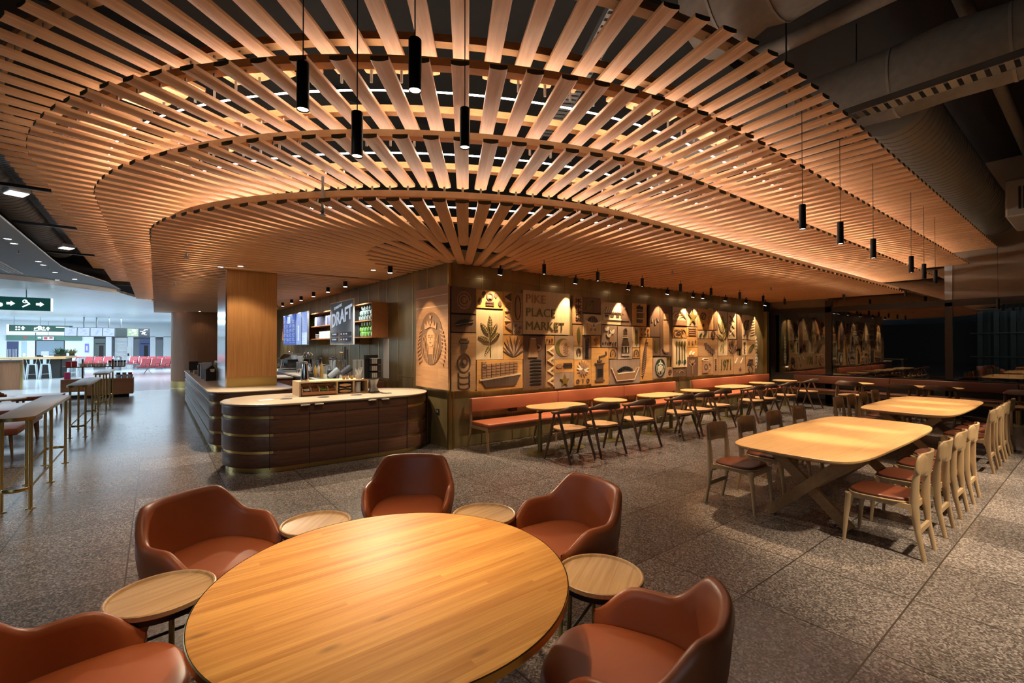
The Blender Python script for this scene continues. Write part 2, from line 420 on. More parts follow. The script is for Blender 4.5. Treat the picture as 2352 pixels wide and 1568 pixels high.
# ceilings
struct('ceiling', MB().b2((-6, -16, 6.0), (26, 24.5, 6.2)), 'ceiling_dark')
mb = MB()
for k in range(6): mb.b2((-6, -1+4.4*k, 5.82), (26, -.65+4.4*k, 6.0))
struct('ceiling_beams', mb, 'ceiling_dark')
edge = [(-1.73, -8), (-1.73, 13.6), (-1.72, 14.6), (-1.66, 15.2), (-1.5, 15.9), (-1.3, 16.7), (-1.1, 17.6), (-.9, 19.6)]
drop = [(-1.02, 19.37), (-2.0, 18.2), (-2.6, 17.45), (-3.4, 16.9), (-5.5, 16.2), (-9, 15.6), (-20, 15.2)]
struct('ceiling_plaster', MB().prism(edge+drop+[(-20, -8)], 3.5, 3.53), 'ceiling_grey')
struct('ceiling_linear', MB().prism([(-1.02, 19.37)]+drop[1:]+[(-40, 15.2), (-40, 60), (10, 60), (10, 24.6), (0.3, 24.6), (-.9, 20.0)], 3.42, 3.5), 'linear_ceiling')
tr = MB(); dd = drop[::-1]
for a, b in zip(drop, drop[1:]):
    c = ((a[0]+b[0])/2, (a[1]+b[1])/2-.03, 3.44); tr.box(c, (hypot(b[0]-a[0], b[1]-a[1])+.03, .07, .13), atan2(b[1]-a[1], b[0]-a[0]))
struct('trim_5', tr, 'white_paint')
struct('wall_void', MB().b2((-2.75, -8, 3.54), (-2.65, 18.5, 6.0)).b2((-2.7, 18.4, 3.54), (10, 18.6, 6.0)), 'void_black')
# glass wall
struct('window_1', MB().b2((XG-.01, 5.08, .85), (XG+.01, 6.6, 2.66)), 'window_glass')
struct('window_2', MB().b2((XG-.01, 2.5, .85), (XG+.01, 4.92, 2.66)), 'window_glass')
struct('window_3', MB().b2((XG-.01, -3, .85), (XG+.01, 2.36, 2.66)), 'window_glass')
struct('window_4', MB().b2((XG-.01, 2.5, 2.82), (XG+.01, 4.98, 4.9)), 'window_glass')
mb = MB().b2((XG-.06, -3, 2.66), (XG+.06, 6.61, 2.82)).b2((XG-.06, 4.92, .0), (XG+.06, 5.08, 3.0)).b2((XG-.06, 2.36, 0), (XG+.06, 2.5, 2.75)).b2((XG-.06, -3, 0), (XG+.06, 6.61, .85)).b2((XG-.05, 6.45, 0), (XG+.05, 6.6, 2.7))
struct('trim_6', mb, 'frame_dark')
struct('trim_7', MB().b2((XG-.05, 2.36, 2.82), (XG+.05, 2.5, 4.9)), 'grey_metal')
struct('wall_upper', MB().b2((XG-.03, 5.0, 2.82), (XG+.1, 6.61, 6)).b2((XG-.03, -3, 2.82), (XG+.1, 2.36, 6)), 'wall_brown')
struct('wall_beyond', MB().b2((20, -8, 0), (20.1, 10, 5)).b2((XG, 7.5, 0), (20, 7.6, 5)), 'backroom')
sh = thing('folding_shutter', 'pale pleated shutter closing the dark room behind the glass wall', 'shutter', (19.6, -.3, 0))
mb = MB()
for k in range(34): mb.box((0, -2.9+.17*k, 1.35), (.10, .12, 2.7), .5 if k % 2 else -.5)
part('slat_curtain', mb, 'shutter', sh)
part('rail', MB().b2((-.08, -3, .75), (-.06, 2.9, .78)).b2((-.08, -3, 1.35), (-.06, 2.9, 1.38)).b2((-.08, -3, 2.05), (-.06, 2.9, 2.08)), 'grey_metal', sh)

# ---------------------------------------------------------------- slatted canopy
TIERS = [(4.26, 3.8, 1.75, 3.05, 24.0), (4.75, 4.40, 1.83, 3.37, 21.4), (5.25, 4.95, 1.9, 3.64, 19.3), (5.65, 5.43, 1.95, 3.95, 18.2)]
EC = (4.2, 7.0)
def inside(p, t):
    Rx, Ry, n = TIERS[t][:3]
    if p[0] >= EC[0]: return p[1] >= EC[1]-Ry
    if p[1] >= EC[1]: return p[0] >= EC[0]-Rx
    return ((EC[0]-p[0])/Rx)**n+((EC[1]-p[1])/Ry)**n <= 1
def edge_path(side):
    Rx, Ry, n = TIERS[0][:3]; pts = []
    for k in range(201):
        a = pi/4+pi/4*k/200; c, s = (cos(a), sin(a)) if side > 0 else (sin(a), cos(a))
        pts.append((EC[0]-Rx*abs(c)**(2/n), EC[1]-Ry*abs(s)**(2/n)))
    pts.append((30, EC[1]-Ry) if side > 0 else (EC[0]-Rx, 40)); return pts
def at_len(P, s):
    for a, b in zip(P, P[1:]):
        d = hypot(b[0]-a[0], b[1]-a[1])
        if s <= d: return (a[0]+(b[0]-a[0])*s/d, a[1]+(b[1]-a[1])*s/d)
        s -= d
LINES = []
for side in (-1, 1):
    P = edge_path(side); s1, s0 = .108, .02; i = 0; seq = []
    while True:
        o = at_len(P, s1); q = (CW[0]+s0, CW[1]) if side > 0 else (CW[0], CW[1]+s0)
        if i >= 25: q = (o[0], CW[1]) if side > 0 else (CW[0], o[1])
        if (side > 0 and o[0] > 15.36) or (side < 0 and o[1] > 24): break
        seq.append((q, o, i)); i += 1
        s1 += .216 if i < 25 else .225; s0 += .04+.005*i
    LINES += seq[::-1] if side < 0 else seq
def hit(q, d, t):
    lo, hi = 0.0, 12.0
    for _ in range(40):
        m = (lo+hi)/2
        if inside((q[0]+d[0]*m, q[1]+d[1]*m), t): lo = m
        else: hi = m
    return lo
SLATW = .126
def slat_bm(mb, L, M=None):
    w = SLATW/2; prof = [(-w, .038), (-w, .012), (-w*.9, .0075), (-w*.45, .002), (0, 0), (w*.45, .002), (w*.9, .0075), (w, .012), (w, .038)]
    M = M or Matrix.Identity(4)
    a = [mb.bm.verts.new(M @ Vector((0, y, z))) for y, z in prof]; b = [mb.bm.verts.new(M @ Vector((L, y, z))) for y, z in prof]
    n = len(prof)
    for k in range(n): mb.bm.faces.new((a[k], a[(k+1) % n], b[(k+1) % n], b[k]))
    f = mb.bm.faces.new(a[::-1]); f.material_index = 1; f = mb.bm.faces.new(b); f.material_index = 1
    return mb
tname = ['lowest tier of the fanned maple slat canopy, meeting the brass walls', 'second tier up of the maple slat canopy, behind the glowing lowest edge',
         'third tier up of the maple slat canopy, between the second and the top tier', 'topmost tier of the maple slat canopy, its slat ends free against the dark ceiling']
DIVE = {}
for t, (Rx, Ry, n, z, yend) in enumerate(TIERS):
    root = thing('slat_canopy', tname[t], 'ceiling canopy', (CW[0], CW[1], z), 0, 'canopy tiers')
    rows = []
    for q, o, i in LINES:
        d = (o[0]-q[0], o[1]-q[1]); L = hypot(*d); d = (d[0]/L, d[1]/L)
        e = L if t == 0 else hit(q, d, t)
        s = .03 if t == 0 else e-1.17
        if t == 0 and i < 25:
            sp0 = .04+.005*i; need = SLATW+.006; k_ = 4 if i % 4 == 0 else 2 if i % 4 == 2 else 1
            f = (need/k_-sp0)/(.216-sp0); s = max(.03, f*L)
        p = (q[0]+d[0]*s, q[1]+d[1]*s); pe = (q[0]+d[0]*e, q[1]+d[1]*e)
        if pe[1] > yend or pe[0] > 15.42: continue
        rows.append((p, pe, d, e-s))
    DIVE[t] = rows
    size = sorted(range(len(rows)), key=lambda k: -rows[k][3]/(.6+hypot(*rows[k][1])))
    big = set(size[:100]); cache = {}; rest = MB(); rods = MB(); nrest = 0
    for k, (p, pe, d, L) in enumerate(rows):
        a = atan2(d[1], d[0]); lp = (p[0]-CW[0], p[1]-CW[1], 0)
        if k in big:
            key = round(L, 2)
            if key not in cache: cache[key] = slat_bm(MB(), key).mesh('slat', ('maple_slat', 'end_grain'))
            link('slat', cache[key], root, lp, a)
        else:
            slat_bm(rest, L, Matrix.Translation(lp) @ Matrix.Rotation(a, 4, 'Z')); nrest += 1
        for dd_ in ((.22, .92) if t else (.2, 1.1)):
            c = (pe[0]-d[0]*dd_-CW[0], pe[1]-d[1]*dd_-CW[1])
            rods.cyl((c[0], c[1], .03), (c[0], c[1], .13), .0105, n=6, cap=False)
    if t:
        for p, pe, d, L in rows: rods.cyl((p[0]+d[0]*.05-CW[0], p[1]+d[1]*.05-CW[1], -.10), (p[0]+d[0]*.05-CW[0], p[1]+d[1]*.05-CW[1], .01), .0115, n=6, cap=False)
    if nrest: part('slat', rest, ('maple_slat', 'end_grain'), root)['kind'] = 'stuff'
    part('hanger_rod', rods, 'steel_rod', root)['kind'] = 'stuff'
    def ring(dist, z0, z1, w, mat, nm):
        A = []; 
        for p, pe, d, L in rows:
            c = Vector((pe[0]-d[0]*dist-CW[0], pe[1]-d[1]*dist-CW[1])); A.append((c, Vector(d)))
        rings = []
        for c, d in A: rings.append([(c.x-d.x*w/2, c.y-d.y*w/2, z0), (c.x+d.x*w/2, c.y+d.y*w/2, z0), (c.x+d.x*w/2, c.y+d.y*w/2, z1), (c.x-d.x*w/2, c.y-d.y*w/2, z1)])
        return part(nm, MB().loft([[Vector(v) for v in r] for r in rings]), mat, root)
    for dist in ((.22, .92) if t else (.2, 1.1, 2.1)): ring(dist, .10, .16, .085, 'ring_wood', 'ring_beam')
    if t < 3: ring(.62, .137, .147, .009, 'led_line', 'light_strip')
# suspension rods hold the tiers: thin black rods up to the slab
# ---------------------------------------------------------------- services above the canopy
def along(nm, label, cat, p0, p1, r, mat, rib=0, group=None):
    root = thing(nm, label, cat, p0, 0, group)
    d = Vector(p1)-Vector(p0)
    part('tube', MB().cyl((0, 0, 0), d, r, n=32), mat, root, 50)
    if rib:
        mb = MB(); N = int(d.length/rib); u = d.normalized()
        for k in range(N+1):
            c = u*(k*rib); mb.cyl(c-u*.008, c+u*.008, r+.008, n=28, cap=True)
        part('spiral_seam', mb, mat, root, 50)
    return root
along('spiral_duct', 'thick round spiral duct running beside the canopy edge to the brown wall', 'duct', (7.0, 1.62, 4.62), (15.3, 1.62, 4.62), .37, 'duct_metal', .17)
along('spiral_duct', 'dark spiral duct in the black slot beside the grey plaster ceiling', 'duct', (-2.05, 3, 4.45), (-2.1, 17.6, 4.45), .34, 'duct_metal', .2)
def fabric_duct(label, pts, rr):
    root = thing('insulated_duct', label, 'duct', pts[0]); P = [Vector(p)-Vector(pts[0]) for p in pts]
    part('wrap', MB().tube(P, rr[0], 24, rr=rr), 'duct_fabric', root, 60)
    for i in range(1, len(P)-1, 2):
        u = (P[i+1]-P[i-1]).normalized(); part('band', MB().cyl(P[i]-u*.012, P[i]+u*.012, rr[i]+.006, n=24), 'duct_metal', root, 50)
def crinkle(x, z, y0, y1, r, k):
    random.seed(k); n = 18
    return [(x+random.uniform(-.02, .02), y0+(y1-y0)*i/n, z+random.uniform(-.02, .02)) for i in range(n+1)], [r*random.uniform(.93, 1.06) for i in range(n+1)]
fabric_duct('wrapped grey insulated duct from which the spiral duct branches off', *crinkle(6.57, 4.66, -3.5, 4.6, .37, 1))
fabric_duct('bulky grey insulated duct above the free ends of the top canopy tier', *crinkle(4.6, 5.27, -2, 2.6, .48, 2))
along('service_pipe', 'pale horizontal pipe above the canopy edge beside the insulated duct', 'pipe', (5.6, -3, 5.1), (5.6, 2.6, 5.1), .085, 'duct_fabric')
along('service_pipe', 'thin slanting pale pipe crossing under the cable tray', 'pipe', (5.8, .92, 5.3), (13, .92, 5.3), .07, 'duct_fabric')
def tray(label, p0, L, rz, w=.18, mat='grey_metal'):
    root = thing('cable_tray', label, 'cable tray', p0, rz)
    mb = MB(); 
    for s in (-1, 1): mb.box((L/2, s*w/2, .03), (L, .008, .07))
    N = int(L/.09)
    for k in range(N): mb.box((k*.09+.03, 0, 0), (.055, w, .006))
    part('rail', mb, mat, root)
tray('perforated metal cable tray hung below the insulated duct', (5.9, -3.2, 4.15), 5.0, pi/2, .2)
tray('dark ribbed cable tray along the black slot by the plaster ceiling', (-1.62, 3, 4.22), 14.8, pi/2, .22)
tray('slotted cable tray above the middle of the top canopy tier', (2.0, 0.4, 4.6), 5.0, radians(62), .18)
al = thing('air_box', 'grey air handling box with grille at the end of the spiral duct', 'duct', (11.6, .35, 3.9))
part('casing', MB().b2((0, 0, 0), (1.6, .75, .65)).bevel(.03), 'duct_metal', al)
mb = MB()
for k in range(9): mb.b2((-.012, .12+.055*k, .12), (0, .15+.055*k, .5))
part('grille', mb, 'void_black', al)
for y in (8.6, 11.1, 14.2, 16.9):
    solo('slot_bracket', MB().b2((-1.9, y, 3.74), (-.9, y+.05, 3.78)), 'black_metal', 'thin dark cross bar spanning the black ceiling slot', 'bracket', group='cross bars of the ceiling slot')
fl = None
for y in (10.0, 14.9):
    f2 = thing('flood_light', 'white flood lamp hanging in the black ceiling slot', 'lamp', (-1.66, y, 3.97), .4, 'slot flood lamps')
    part('housing', MB().b2((-.12, -.16, 0), (.12, .16, .09)).bevel(.02), 'white_paint', f2); part('lens', MB().b2((-.1, -.14, -.006), (.1, .14, 0)), 'lamp_white', f2)
# tall thin suspension wires between canopy and slab
for k, (x, y) in enumerate([(5.2, 1.75), (7.4, 1.75), (9.4, 1.8), (11.8, 1.85)]):
    solo('suspension_rod', MB().cyl((x, 2.05, 4.1), (x, 2.05, 6.0), .008, n=6), 'black_metal', 'thin dark suspension rod holding the outer canopy edge', 'rod', group='canopy suspension rods')

for x, y, lab in ((.35, 8.18, 'dark sprinkler head under the lowest tier above the bar tables, closer to the lounge'), (.33, 12.2, 'dark sprinkler head under the lowest tier above the bar tables, further back'), (7.3, 4.77, 'dark sprinkler head under the lowest tier above the middle oval table'), (11.2, 4.76, 'dark sprinkler head under the lowest tier near the second bench'), (1.28, 4.67, 'sprinkler head on a steel drop pipe at the curved front edge of the lowest tier')):
    sd = thing('sprinkler_head', lab, 'sprinkler', (x, y, 3.04)); part('stem', MB().cyl((0, 0, .3 if x == 1.28 else 0), (0, 0, -.07), .013, n=8), 'steel_rod', sd); part('plate', MB().cyl((0, 0, -.07), (0, 0, -.076), .03, n=12).cyl((0, 0, -.035), (0, 0, -.05), .022, n=10), 'grey_metal', sd)
# ---------------------------------------------------------------- lounge corner with the big round table
TC = (.80, 1.84)
def smooth(t): t = max(0, min(1, t)); return t*t*(3-2*t)
def tub_chair(label, leather, legs, loc, rz, group):
    """front = +Y. shell wraps the back, its top falls to the arms."""
    t = thing('tub_armchair', label, 'armchair', loc, rz, group)
    N = 56; lim = radians(128); rings = []
    def prof(a):
        """height of the rim at angle a from the back centre"""
        d = abs(a)
        h = .795-.165*smooth((d-radians(38))/radians(42))
        h -= .13*smooth((d-radians(96))/radians(34))
        return h
    def pt(a, r, z):
        k = .80+.20*smooth((z-.26)/.26)          # shell narrows towards its base
        lean = .035*smooth((z-.45)/.35)*max(0, cos(a))
        s = sin(a); c = cos(a)
        x = (r*.375)*abs(s)**.82*(1 if s >= 0 else -1)*k
        y = -(r*(.335 if c > 0 else .42))*abs(c)**.82*(1 if c >= 0 else -1)*k-lean
        return Vector((x, y, z))
    for i in range(N+1):
        a = -lim+2*lim*i/N; h = prof(a); th = .14+.03*(1-abs(a)/lim)
        edge = smooth((lim-abs(a))/radians(9)); th *= .35+.65*edge
        z0 = .40
        ro, ri = 1.0, 1.0-th
        ring = [pt(a, ro-.02, z0), pt(a, ro+.012, z0+.05), pt(a, ro+.012, (z0+h)/2), pt(a, ro+.004, h-.035), pt(a, ro-.03*1, h-.008), pt(a, (ro+ri)/2, h), pt(a, ri+.03, h-.01), pt(a, ri, h-.04), pt(a, ri-.005, (z0+h)/2), pt(a, ri, z0)]
        rings.append(ring)
    mb = MB().loft(rings); part('back_shell', mb, leather, t, 70)
    # lower shell
    base = []
    for z, k in ((.255, .72), (.265, .80), (.30, .86), (.36, .93), (.415, .965)):
        base.append([Vector((x*k, y*k-.005, z)) for x, y in superell(.372, .345, 2.5, 40)])
    part('base_shell', MB().loft(base), leather, t, 60)
    # seat cushion
    seat = []; P = superell(.285, .32, 3.0, 48)
    for z, k in ((.385, .95), (.40, 1.0), (.435, 1.015), (.455, 1.0), (.468, .95), (.474, .8), (.478, .5), (.48, .12)):
        seat.append([Vector((x*k, y*k+.055, z)) for x, y in P])
    part('seat', MB().loft(seat), leather, t, 60)
    for sx in (-1, 1):
        for sy in (-1, 1):
            part('leg', MB().cyl((sx*.20, sy*.19, .27), (sx*.285, sy*.265, 0), .021, .012, 12), legs, t, 50)
    for ch in t.children: ch.data.transform(Matrix.Diagonal((.92, .92, .985, 1)))
    return t
for lab, (x, y), f in [
          ('terracotta leather tub armchair facing the camera, its back to the wooden island', (1.58, 3.36), (-.56, -.83)),
          ('terracotta leather tub armchair on the walkway side, between two tray tables', (.275, 3.28), (.55, -.835)),
          ('terracotta leather tub armchair on the dining tables side, one arm end towards the camera', (2.13, 2.19), (-.995, .10)),
          ('large terracotta leather tub armchair close to the camera, beside the open speckled floor', (1.45, 1.11), (-.42, .91)),
          ('terracotta leather tub armchair cut by the picture edge, beside the largest tray table', (-.24, 2.22), (.99, .12))]:
    tub_chair(lab, 'leather', 'olive_metal', (x, y, 0), atan2(f[1], f[0])-pi/2, 'armchairs round the big table')
t = thing('round_table', 'big round planked oak table glowing under the pendant lamps', 'table', (TC[0], TC[1], 0))
part('table_top', slab(superell(.722, .722, 2, 96), .708, .74, .009), 'oak_table', t, 40)
part('top_edge', MB().lathe([(.712, .706), (.7245, .709), (.7245, .736), (.7215, .7385)], 96), 'brass_dark', t, 40)
part('pedestal', MB().lathe([(.05, .03), (.05, .68), (.30, .69), (.30, .706)], 32), 'black_metal', t, 40)
part('base', MB().lathe([(0, .03), (.40, .02), (.42, 0)], 48), 'black_metal', t, 40)
def side_table(label, loc, rz, r=.215):
    t = thing('tray_side_table', label, 'side table', loc, rz, 'tray tables round the big table')
    part('tray', MB().lathe([(0, .536), (r-.022, .536), (r-.017, .538), (r-.012, .549), (r-.006, .552), (r, .549), (r, .530), (r-.006, .525), (0, .525)], 56), 'oak_tray', t, 35)
    part('ring', MB().lathe([(r-.022, .50), (r-.008, .50), (r-.006, .525), (r-.022, .525)], 48), 'black_metal', t, 40)
    for k in range(3):
        a = 2*pi*k/3+.4; part('leg', MB().cyl(((r-.03)*cos(a), (r-.03)*sin(a), .50), ((r-.01)*cos(a), (r-.01)*sin(a), 0), .011, n=10), 'olive_metal', t, 50)
    part('stretcher', MB().cyl(((r-.02)*cos(.4), (r-.02)*sin(.4), .30), ((r-.02)*cos(.4+2*pi/3), (r-.02)*sin(.4+2*pi/3), .30), .008, n=8), 'black_metal', t)
for lab, x, y, rz in [('large-looking pale round tray table on the walkway side, with dark knots in its wood', .03, 2.72, .3), ('small round tray table before the island, between two armchairs', .834, 3.171, .9),
                  ('round tray table between the two armchairs nearest the wall bench', 1.79, 2.631, .2), ('pale round tray table partly hidden by the large armchair back', 1.79, 1.59, .5),
                  ('round tray table showing only its rim at the bottom picture edge', .93, 1.0, .1)]:
    side_table(lab, (x, y, 0), rz)

# ---------------------------------------------------------------- communal tables and ash chairs
def communal(label, cx, cy, L, W):
    t = thing('communal_table', label, 'table', (cx, cy, 0), 0, 'communal tables')
    P = superell(L/2, W/2, 7.5, 88); P = [(x*(1-.035*(y/(W/2))**2), y*(1-.05*(x/(L/2))**2)) for x, y in P]
    Q = [(x*.965, y*.94) for x, y in P]
    mb = MB(); mb.loft([[Vector((x, y, .70)) for x, y in Q], [Vector((x, y, .722)) for x, y in P], [Vector((x, y, .737)) for x, y in P], [Vector((x*.997, y*.994, .74)) for x, y in P]])
    part('table_top', mb, 'oak_long', t, 30)
    for s in (-1, 1):
        g = part('trestle', MB().box((s*.93, 0, .668), (.10, W*.62, .06)).bevel(.012), 'bench_oak', t, 40)
        for q in (-1, 1):
            T = Matrix.Translation((s*(.93+.02*q), 0, .34)) @ Matrix.Rotation(q*radians(47), 4, 'X')
            part('leg', MB().box((0, 0, 0), (.05 if q > 0 else .048, .095, .93), 0, T), 'bench_oak', g)
    part('stretcher', MB().box((0, 0, .33), (1.86, .06, .07)).bevel(.01), 'bench_oak', t, 40)
    return t
communal('long pale oak communal table with four chairs a side, closer to the lounge armchairs', 5.93, 1.80, 3.02, 1.14)
communal('long pale oak communal table further on, before the glass wall benches', 9.93, 1.86, 2.90, 1.16)
def ash_chair(label, group):
    """front = +Y"""
    t = thing('dining_chair', label, 'chair', (0, 0, 0), 0, group)
    for s in (-1, 1):
        # rear post: foot splays back, top leans back
        pts = [(s*.175, -.285, 0), (s*.178, -.245, .22), (s*.182, -.225, .42), (s*.182, -.235, .60), (s*.178, -.262, .84)]
        rr = [(.013, .016), (.014, .021), (.016, .034), (.014, .026), (.012, .015)]
        part('rear_leg', MB().tube(pts, .015, 10, rr=rr), 'ash_chair', t, 50)
        part('front_leg', MB().tube([(s*.20, .245, 0), (s*.198, .225, .25), (s*.195, .20, .42)], .015, 10, rr=[(.011, .012), (.014, .02), (.016, .034)]), 'ash_chair', t, 50)
        # side rail with arched underside
        prof = [(.235, .43)]+[(-.21, .43)]+[(-.215, .34)]+[(-.19+.39*k/10, .385-.0*k+.012*sin(pi*k/10)) for k in range(11)]+[(.225, .345)]
        M = Matrix(((0, 0, 1, s*.19), (1, 0, 0, 0), (0, 1, 0, 0), (0, 0, 0, 1)))
        part('side_rail', MB().prism(prof, -.011, .011, M), 'ash_chair', t)
    part('front_rail', MB().box((0, .205, .395), (.38, .02, .045)), 'ash_chair', t)
    part('rear_rail', MB().box((0, -.20, .385), (.36, .02, .05)).box((0, -.245, .215), (.35, .022, .042)), 'ash_chair', t)
    # seat
    P = superell(.225, .225, 3.6, 40); P = [(x*(1.0+.06*(y/.225)), y+.01) for x, y in P]
    part('seat', slab(P, .43, .443, .005), 'ash_chair', t, 40)
    part('seat_pad', slab([(x*.96, y*.955) for x, y in P], .443, .468, .011), 'leather_pad', t, 50)
    # curved plywood back: rounded rectangle bent to an arc
    R = rrect(-.215, -.095, .215, .095, .065, 5)
    def bend(x, z, d): return Vector((x, -.235-d-.055+.75*x*x*1.2-.10*(z), .752+z))
    mb = MB(); 
    def densify(P):
        out = []
        for a, b in zip(P, P[1:]+P[:1]):
            n = max(1, int(hypot(b[0]-a[0], b[1]-a[1])/.05))
            for k in range(n): out.append((a[0]+(b[0]-a[0])*k/n, a[1]+(b[1]-a[1])*k/n))
        return out
    R = densify(R)
    for d, k in ((-.006, .0), (-.006, .5), (-.006, .97), (0, 1), (.008, 1), (.014, .97), (.014, .5), (.014, 0)):
        pass
    fr = [[bend(x*k, z*k, d) for x, z in R] for d, k in ((-.009, .03), (-.009, .5), (-.009, .965), (-.004, 1), (.006, 1), (.011, .965), (.011, .5), (.011, .03))]
    mb.loft(fr); part('backrest', mb, 'ash_chair', t, 50)
    return t
ac = None; GA = 'ash chairs at the communal tables'
def put_ash(x, y, rz, label):
    global ac
    if ac is None:
        ac = ash_chair(label, GA); ac.location = (x, y, 0); ac.rotation_euler = (0, 0, rz)
    else: dup(ac, (x, y, 0), rz, label, GA)
ordn = ['first', 'second', 'third', 'fourth']
for k, x in enumerate((4.97, 5.72, 6.42, 7.12)):
    put_ash(x, 1.19, 0, 'padded ash chair, %s on the open floor side of the closer communal table' % ordn[k])
for k, x in enumerate((4.93, 5.62, 6.35, 7.14)):
    put_ash(x, 2.42, pi, 'ash chair, %s on the wall-bench side of the closer communal table' % ordn[k])
for k, x in enumerate((8.98, 9.62, 10.25, 10.88)):
    put_ash(x, 1.24, 0, 'ash chair, %s on the open floor side of the further communal table' % ordn[k])
for k, x in enumerate((8.95, 9.58, 10.22, 10.9)):
    put_ash(x, 2.50, pi, 'ash chair, %s on the wall-bench side of the further communal table' % ordn[k])

# ---------------------------------------------------------------- wall benches
def bench(label, x0, x1, nb, loc, rz, lea, frame, nl):
    t = thing('banquette', label, 'bench', loc, rz)
    L = x1-x0
    # local: X along, seat front at y=0, back at y=.50
    for k in range(nb):
        a, b = L*k/nb, L*(k+1)/nb
        part('back_cushion', cushion(a+.004, b-.004, .46, .515, .60, .83), lea, t, 50)
    for k in range(max(1, nb-1)):
        a, b = L*k/max(1, nb-1), L*(k+1)/max(1, nb-1)
        part('seat_cushion', cushion(a+.003, b-.003, -.01, .47, .405, .46), lea, t, 50)
    part('seat_rail', MB().b2((.02, .03, .33), (L-.02, .055, .405)).b2((.02, .43, .33), (L-.02, .455, .405)), frame, t)
    for k in range(nl):
        x = .02+(L-.04)*k/(nl-1)
        part('front_leg', MB().tube([(x, .045, .40), (x, .03, .25), (x, .0, 0)], .02, 8, rr=[(.022, .034), (.02, .028), (.016, .018)]), frame, t, 50)
        part('rear_post', MB().tube([(x, .62, 0), (x, .53, .25), (x, .50, .42), (x, .545, .82)], .02, 8, rr=[(.016, .018), (.02, .026), (.021, .03), (.018, .02)]), frame, t, 50)
        part('side_rail', MB().box((x, .27, .375), (.03, .46, .055)), frame, t)
    return t
def cushion(x0, x1, y0, y1, z0, z1):
    mb = MB().b2((x0, y0, z0), (x1, y1, z1)); mb.bevel(min(.018, (y1-y0)*.4, (z1-z0)*.4), 3); return mb
bench('long terracotta leather wall bench under the carved wood mural, starting at the brass corner', 4.12, 9.98, 3, (4.12, 5.97, 0), 0, 'leather_bench', 'bench_oak', 5)
bench('second terracotta leather wall bench under the mural, ending at the glass wall corner', 10.72, 15.0, 2, (10.72, 5.97, 0), 0, 'leather_bench', 'bench_oak', 4)
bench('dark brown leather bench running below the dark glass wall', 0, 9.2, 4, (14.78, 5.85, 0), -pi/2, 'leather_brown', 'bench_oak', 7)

# ---------------------------------------------------------------- cafe tables and walnut armchairs
def pedestal(t, x, r=.21):
    part('base', MB().lathe([(0, .022), (.10, .022), (.105, .014), (r-.004, .012), (r, .006), (r, 0)], 40, (x, 0, 0)), 'olive_metal', t, 35)
    p = part('pole', MB().lathe([(.036, .014), (.036, .47), (.041, .475), (.041, .50), (.023, .505), (.023, .69), (.09, .70), (.09, .705)], 20, (x, 0, 0)), 'olive_metal', t, 40)
    part('clamp', MB().cyl((x-.055, 0, .64), (x+.055, 0, .64), .008, n=8).box((x, 0, .64), (.05, .055, .02)), 'black_metal', p)
def oval_table(label, x, y, L=1.12, W=.60, rz=0):
    t = thing('cafe_table', label, 'table', (x, y, 0), rz, 'cafe tables')
    part('table_top', slab(stadium(L, W, 20), .705, .727, .006), 'oak_small', t, 40)
    for s in (-1, 1): pedestal(t, s*.36)
def disc_table(label, x, y, r=.30):
    t = thing('cafe_table', label, 'table', (x, y, 0), 0, 'cafe tables')
    part('table_top', slab(superell(r, r, 2, 48), .705, .727, .006), 'oak_small', t, 40); pedestal(t, 0)
oval_table('oval oak cafe table on two olive pedestals, closest to the brass wall corner', 5.18, 5.52)
disc_table('small round cafe table just past the closest oval one, along the mural bench', 6.50, 5.52)
oval_table('oval oak cafe table at the middle of the first wall bench', 7.96, 5.48)
disc_table('round cafe table at the gap between the two wall benches', 9.32, 5.55)
oval_table('oval oak cafe table at the start of the second wall bench', 10.98, 5.52)
disc_table('round cafe table midway along the second wall bench', 12.60, 5.60)
disc_table('round cafe table at the far end of the mural, close to the dark glass', 13.95, 5.58)
disc_table('round cafe table standing alone in front of the dark glass bench', 14.45, 3.98)
oval_table('oval cafe table in front of the dark bench, with two armchairs drawn up', 14.45, 2.62, 1.2, .6, pi/2)
oval_table('oval cafe table in front of the dark bench at the picture border', 14.45, .82, 1.1, .6, pi/2)
def walnut_chair(label, group):
    """front = +Y; horseshoe back rail carried by two inverted V side frames"""
    t = thing('walnut_armchair', label, 'chair', (0, 0, 0), 0, group)
    pts = []; rr = []
    for k in range(25):
        a = radians(-128+256*k/24); d = abs(a)
        pts.append((.275*sin(a), -.235*cos(a)-.005, .735-.065*smooth((d-.5)/1.4)))
        f = smooth((d-.35)/1.3); rr.append((.016+.003*f, .056*(1-f)+.018*f))
    part('back_rail', MB().tube(pts, .02, 10, rr=[(a, b) for a, b in rr]), 'walnut', t, 60)
    for s in (-1, 1):
        part('front_leg', MB().tube([(s*.275, .24, 0), (s*.262, .13, .36), (s*.262, .05, .665)], .016, 8, rr=[.015, .023, .018]), 'walnut', t, 60)
        part('rear_leg', MB().tube([(s*.265, -.255, 0), (s*.25, -.13, .36), (s*.262, -.02, .675)], .016, 8, rr=[.015, .023, .018]), 'walnut', t, 60)
    part('rail', MB().tube([(-.258, .10, .405), (0, .12, .395), (.258, .10, .405)], .014, 8).tube([(-.25, -.13, .40), (0, -.15, .395), (.25, -.13, .40)], .014, 8).tube([(0, -.14, .40), (0, .12, .40)], .012, 8), 'walnut', t, 60)
    P = superell(.235, .225, 2.3, 44)
    mb = MB(); mb.loft([[Vector((x*k, y*k, z+.018*(y/.225)**2*k*k*.6)) for x, y in P] for k, z in ((.05, .415), (.6, .413), (.93, .42), (1.0, .438), (.985, .449), (.7, .441), (.05, .437))])
    part('seat', mb, 'seat_oak', t, 50)
    for ch in t.children: ch.data.transform(Matrix.Diagonal((1.04, 1.04, 1.05, 1)))
    return t
wc = None; GW = 'walnut armchairs'
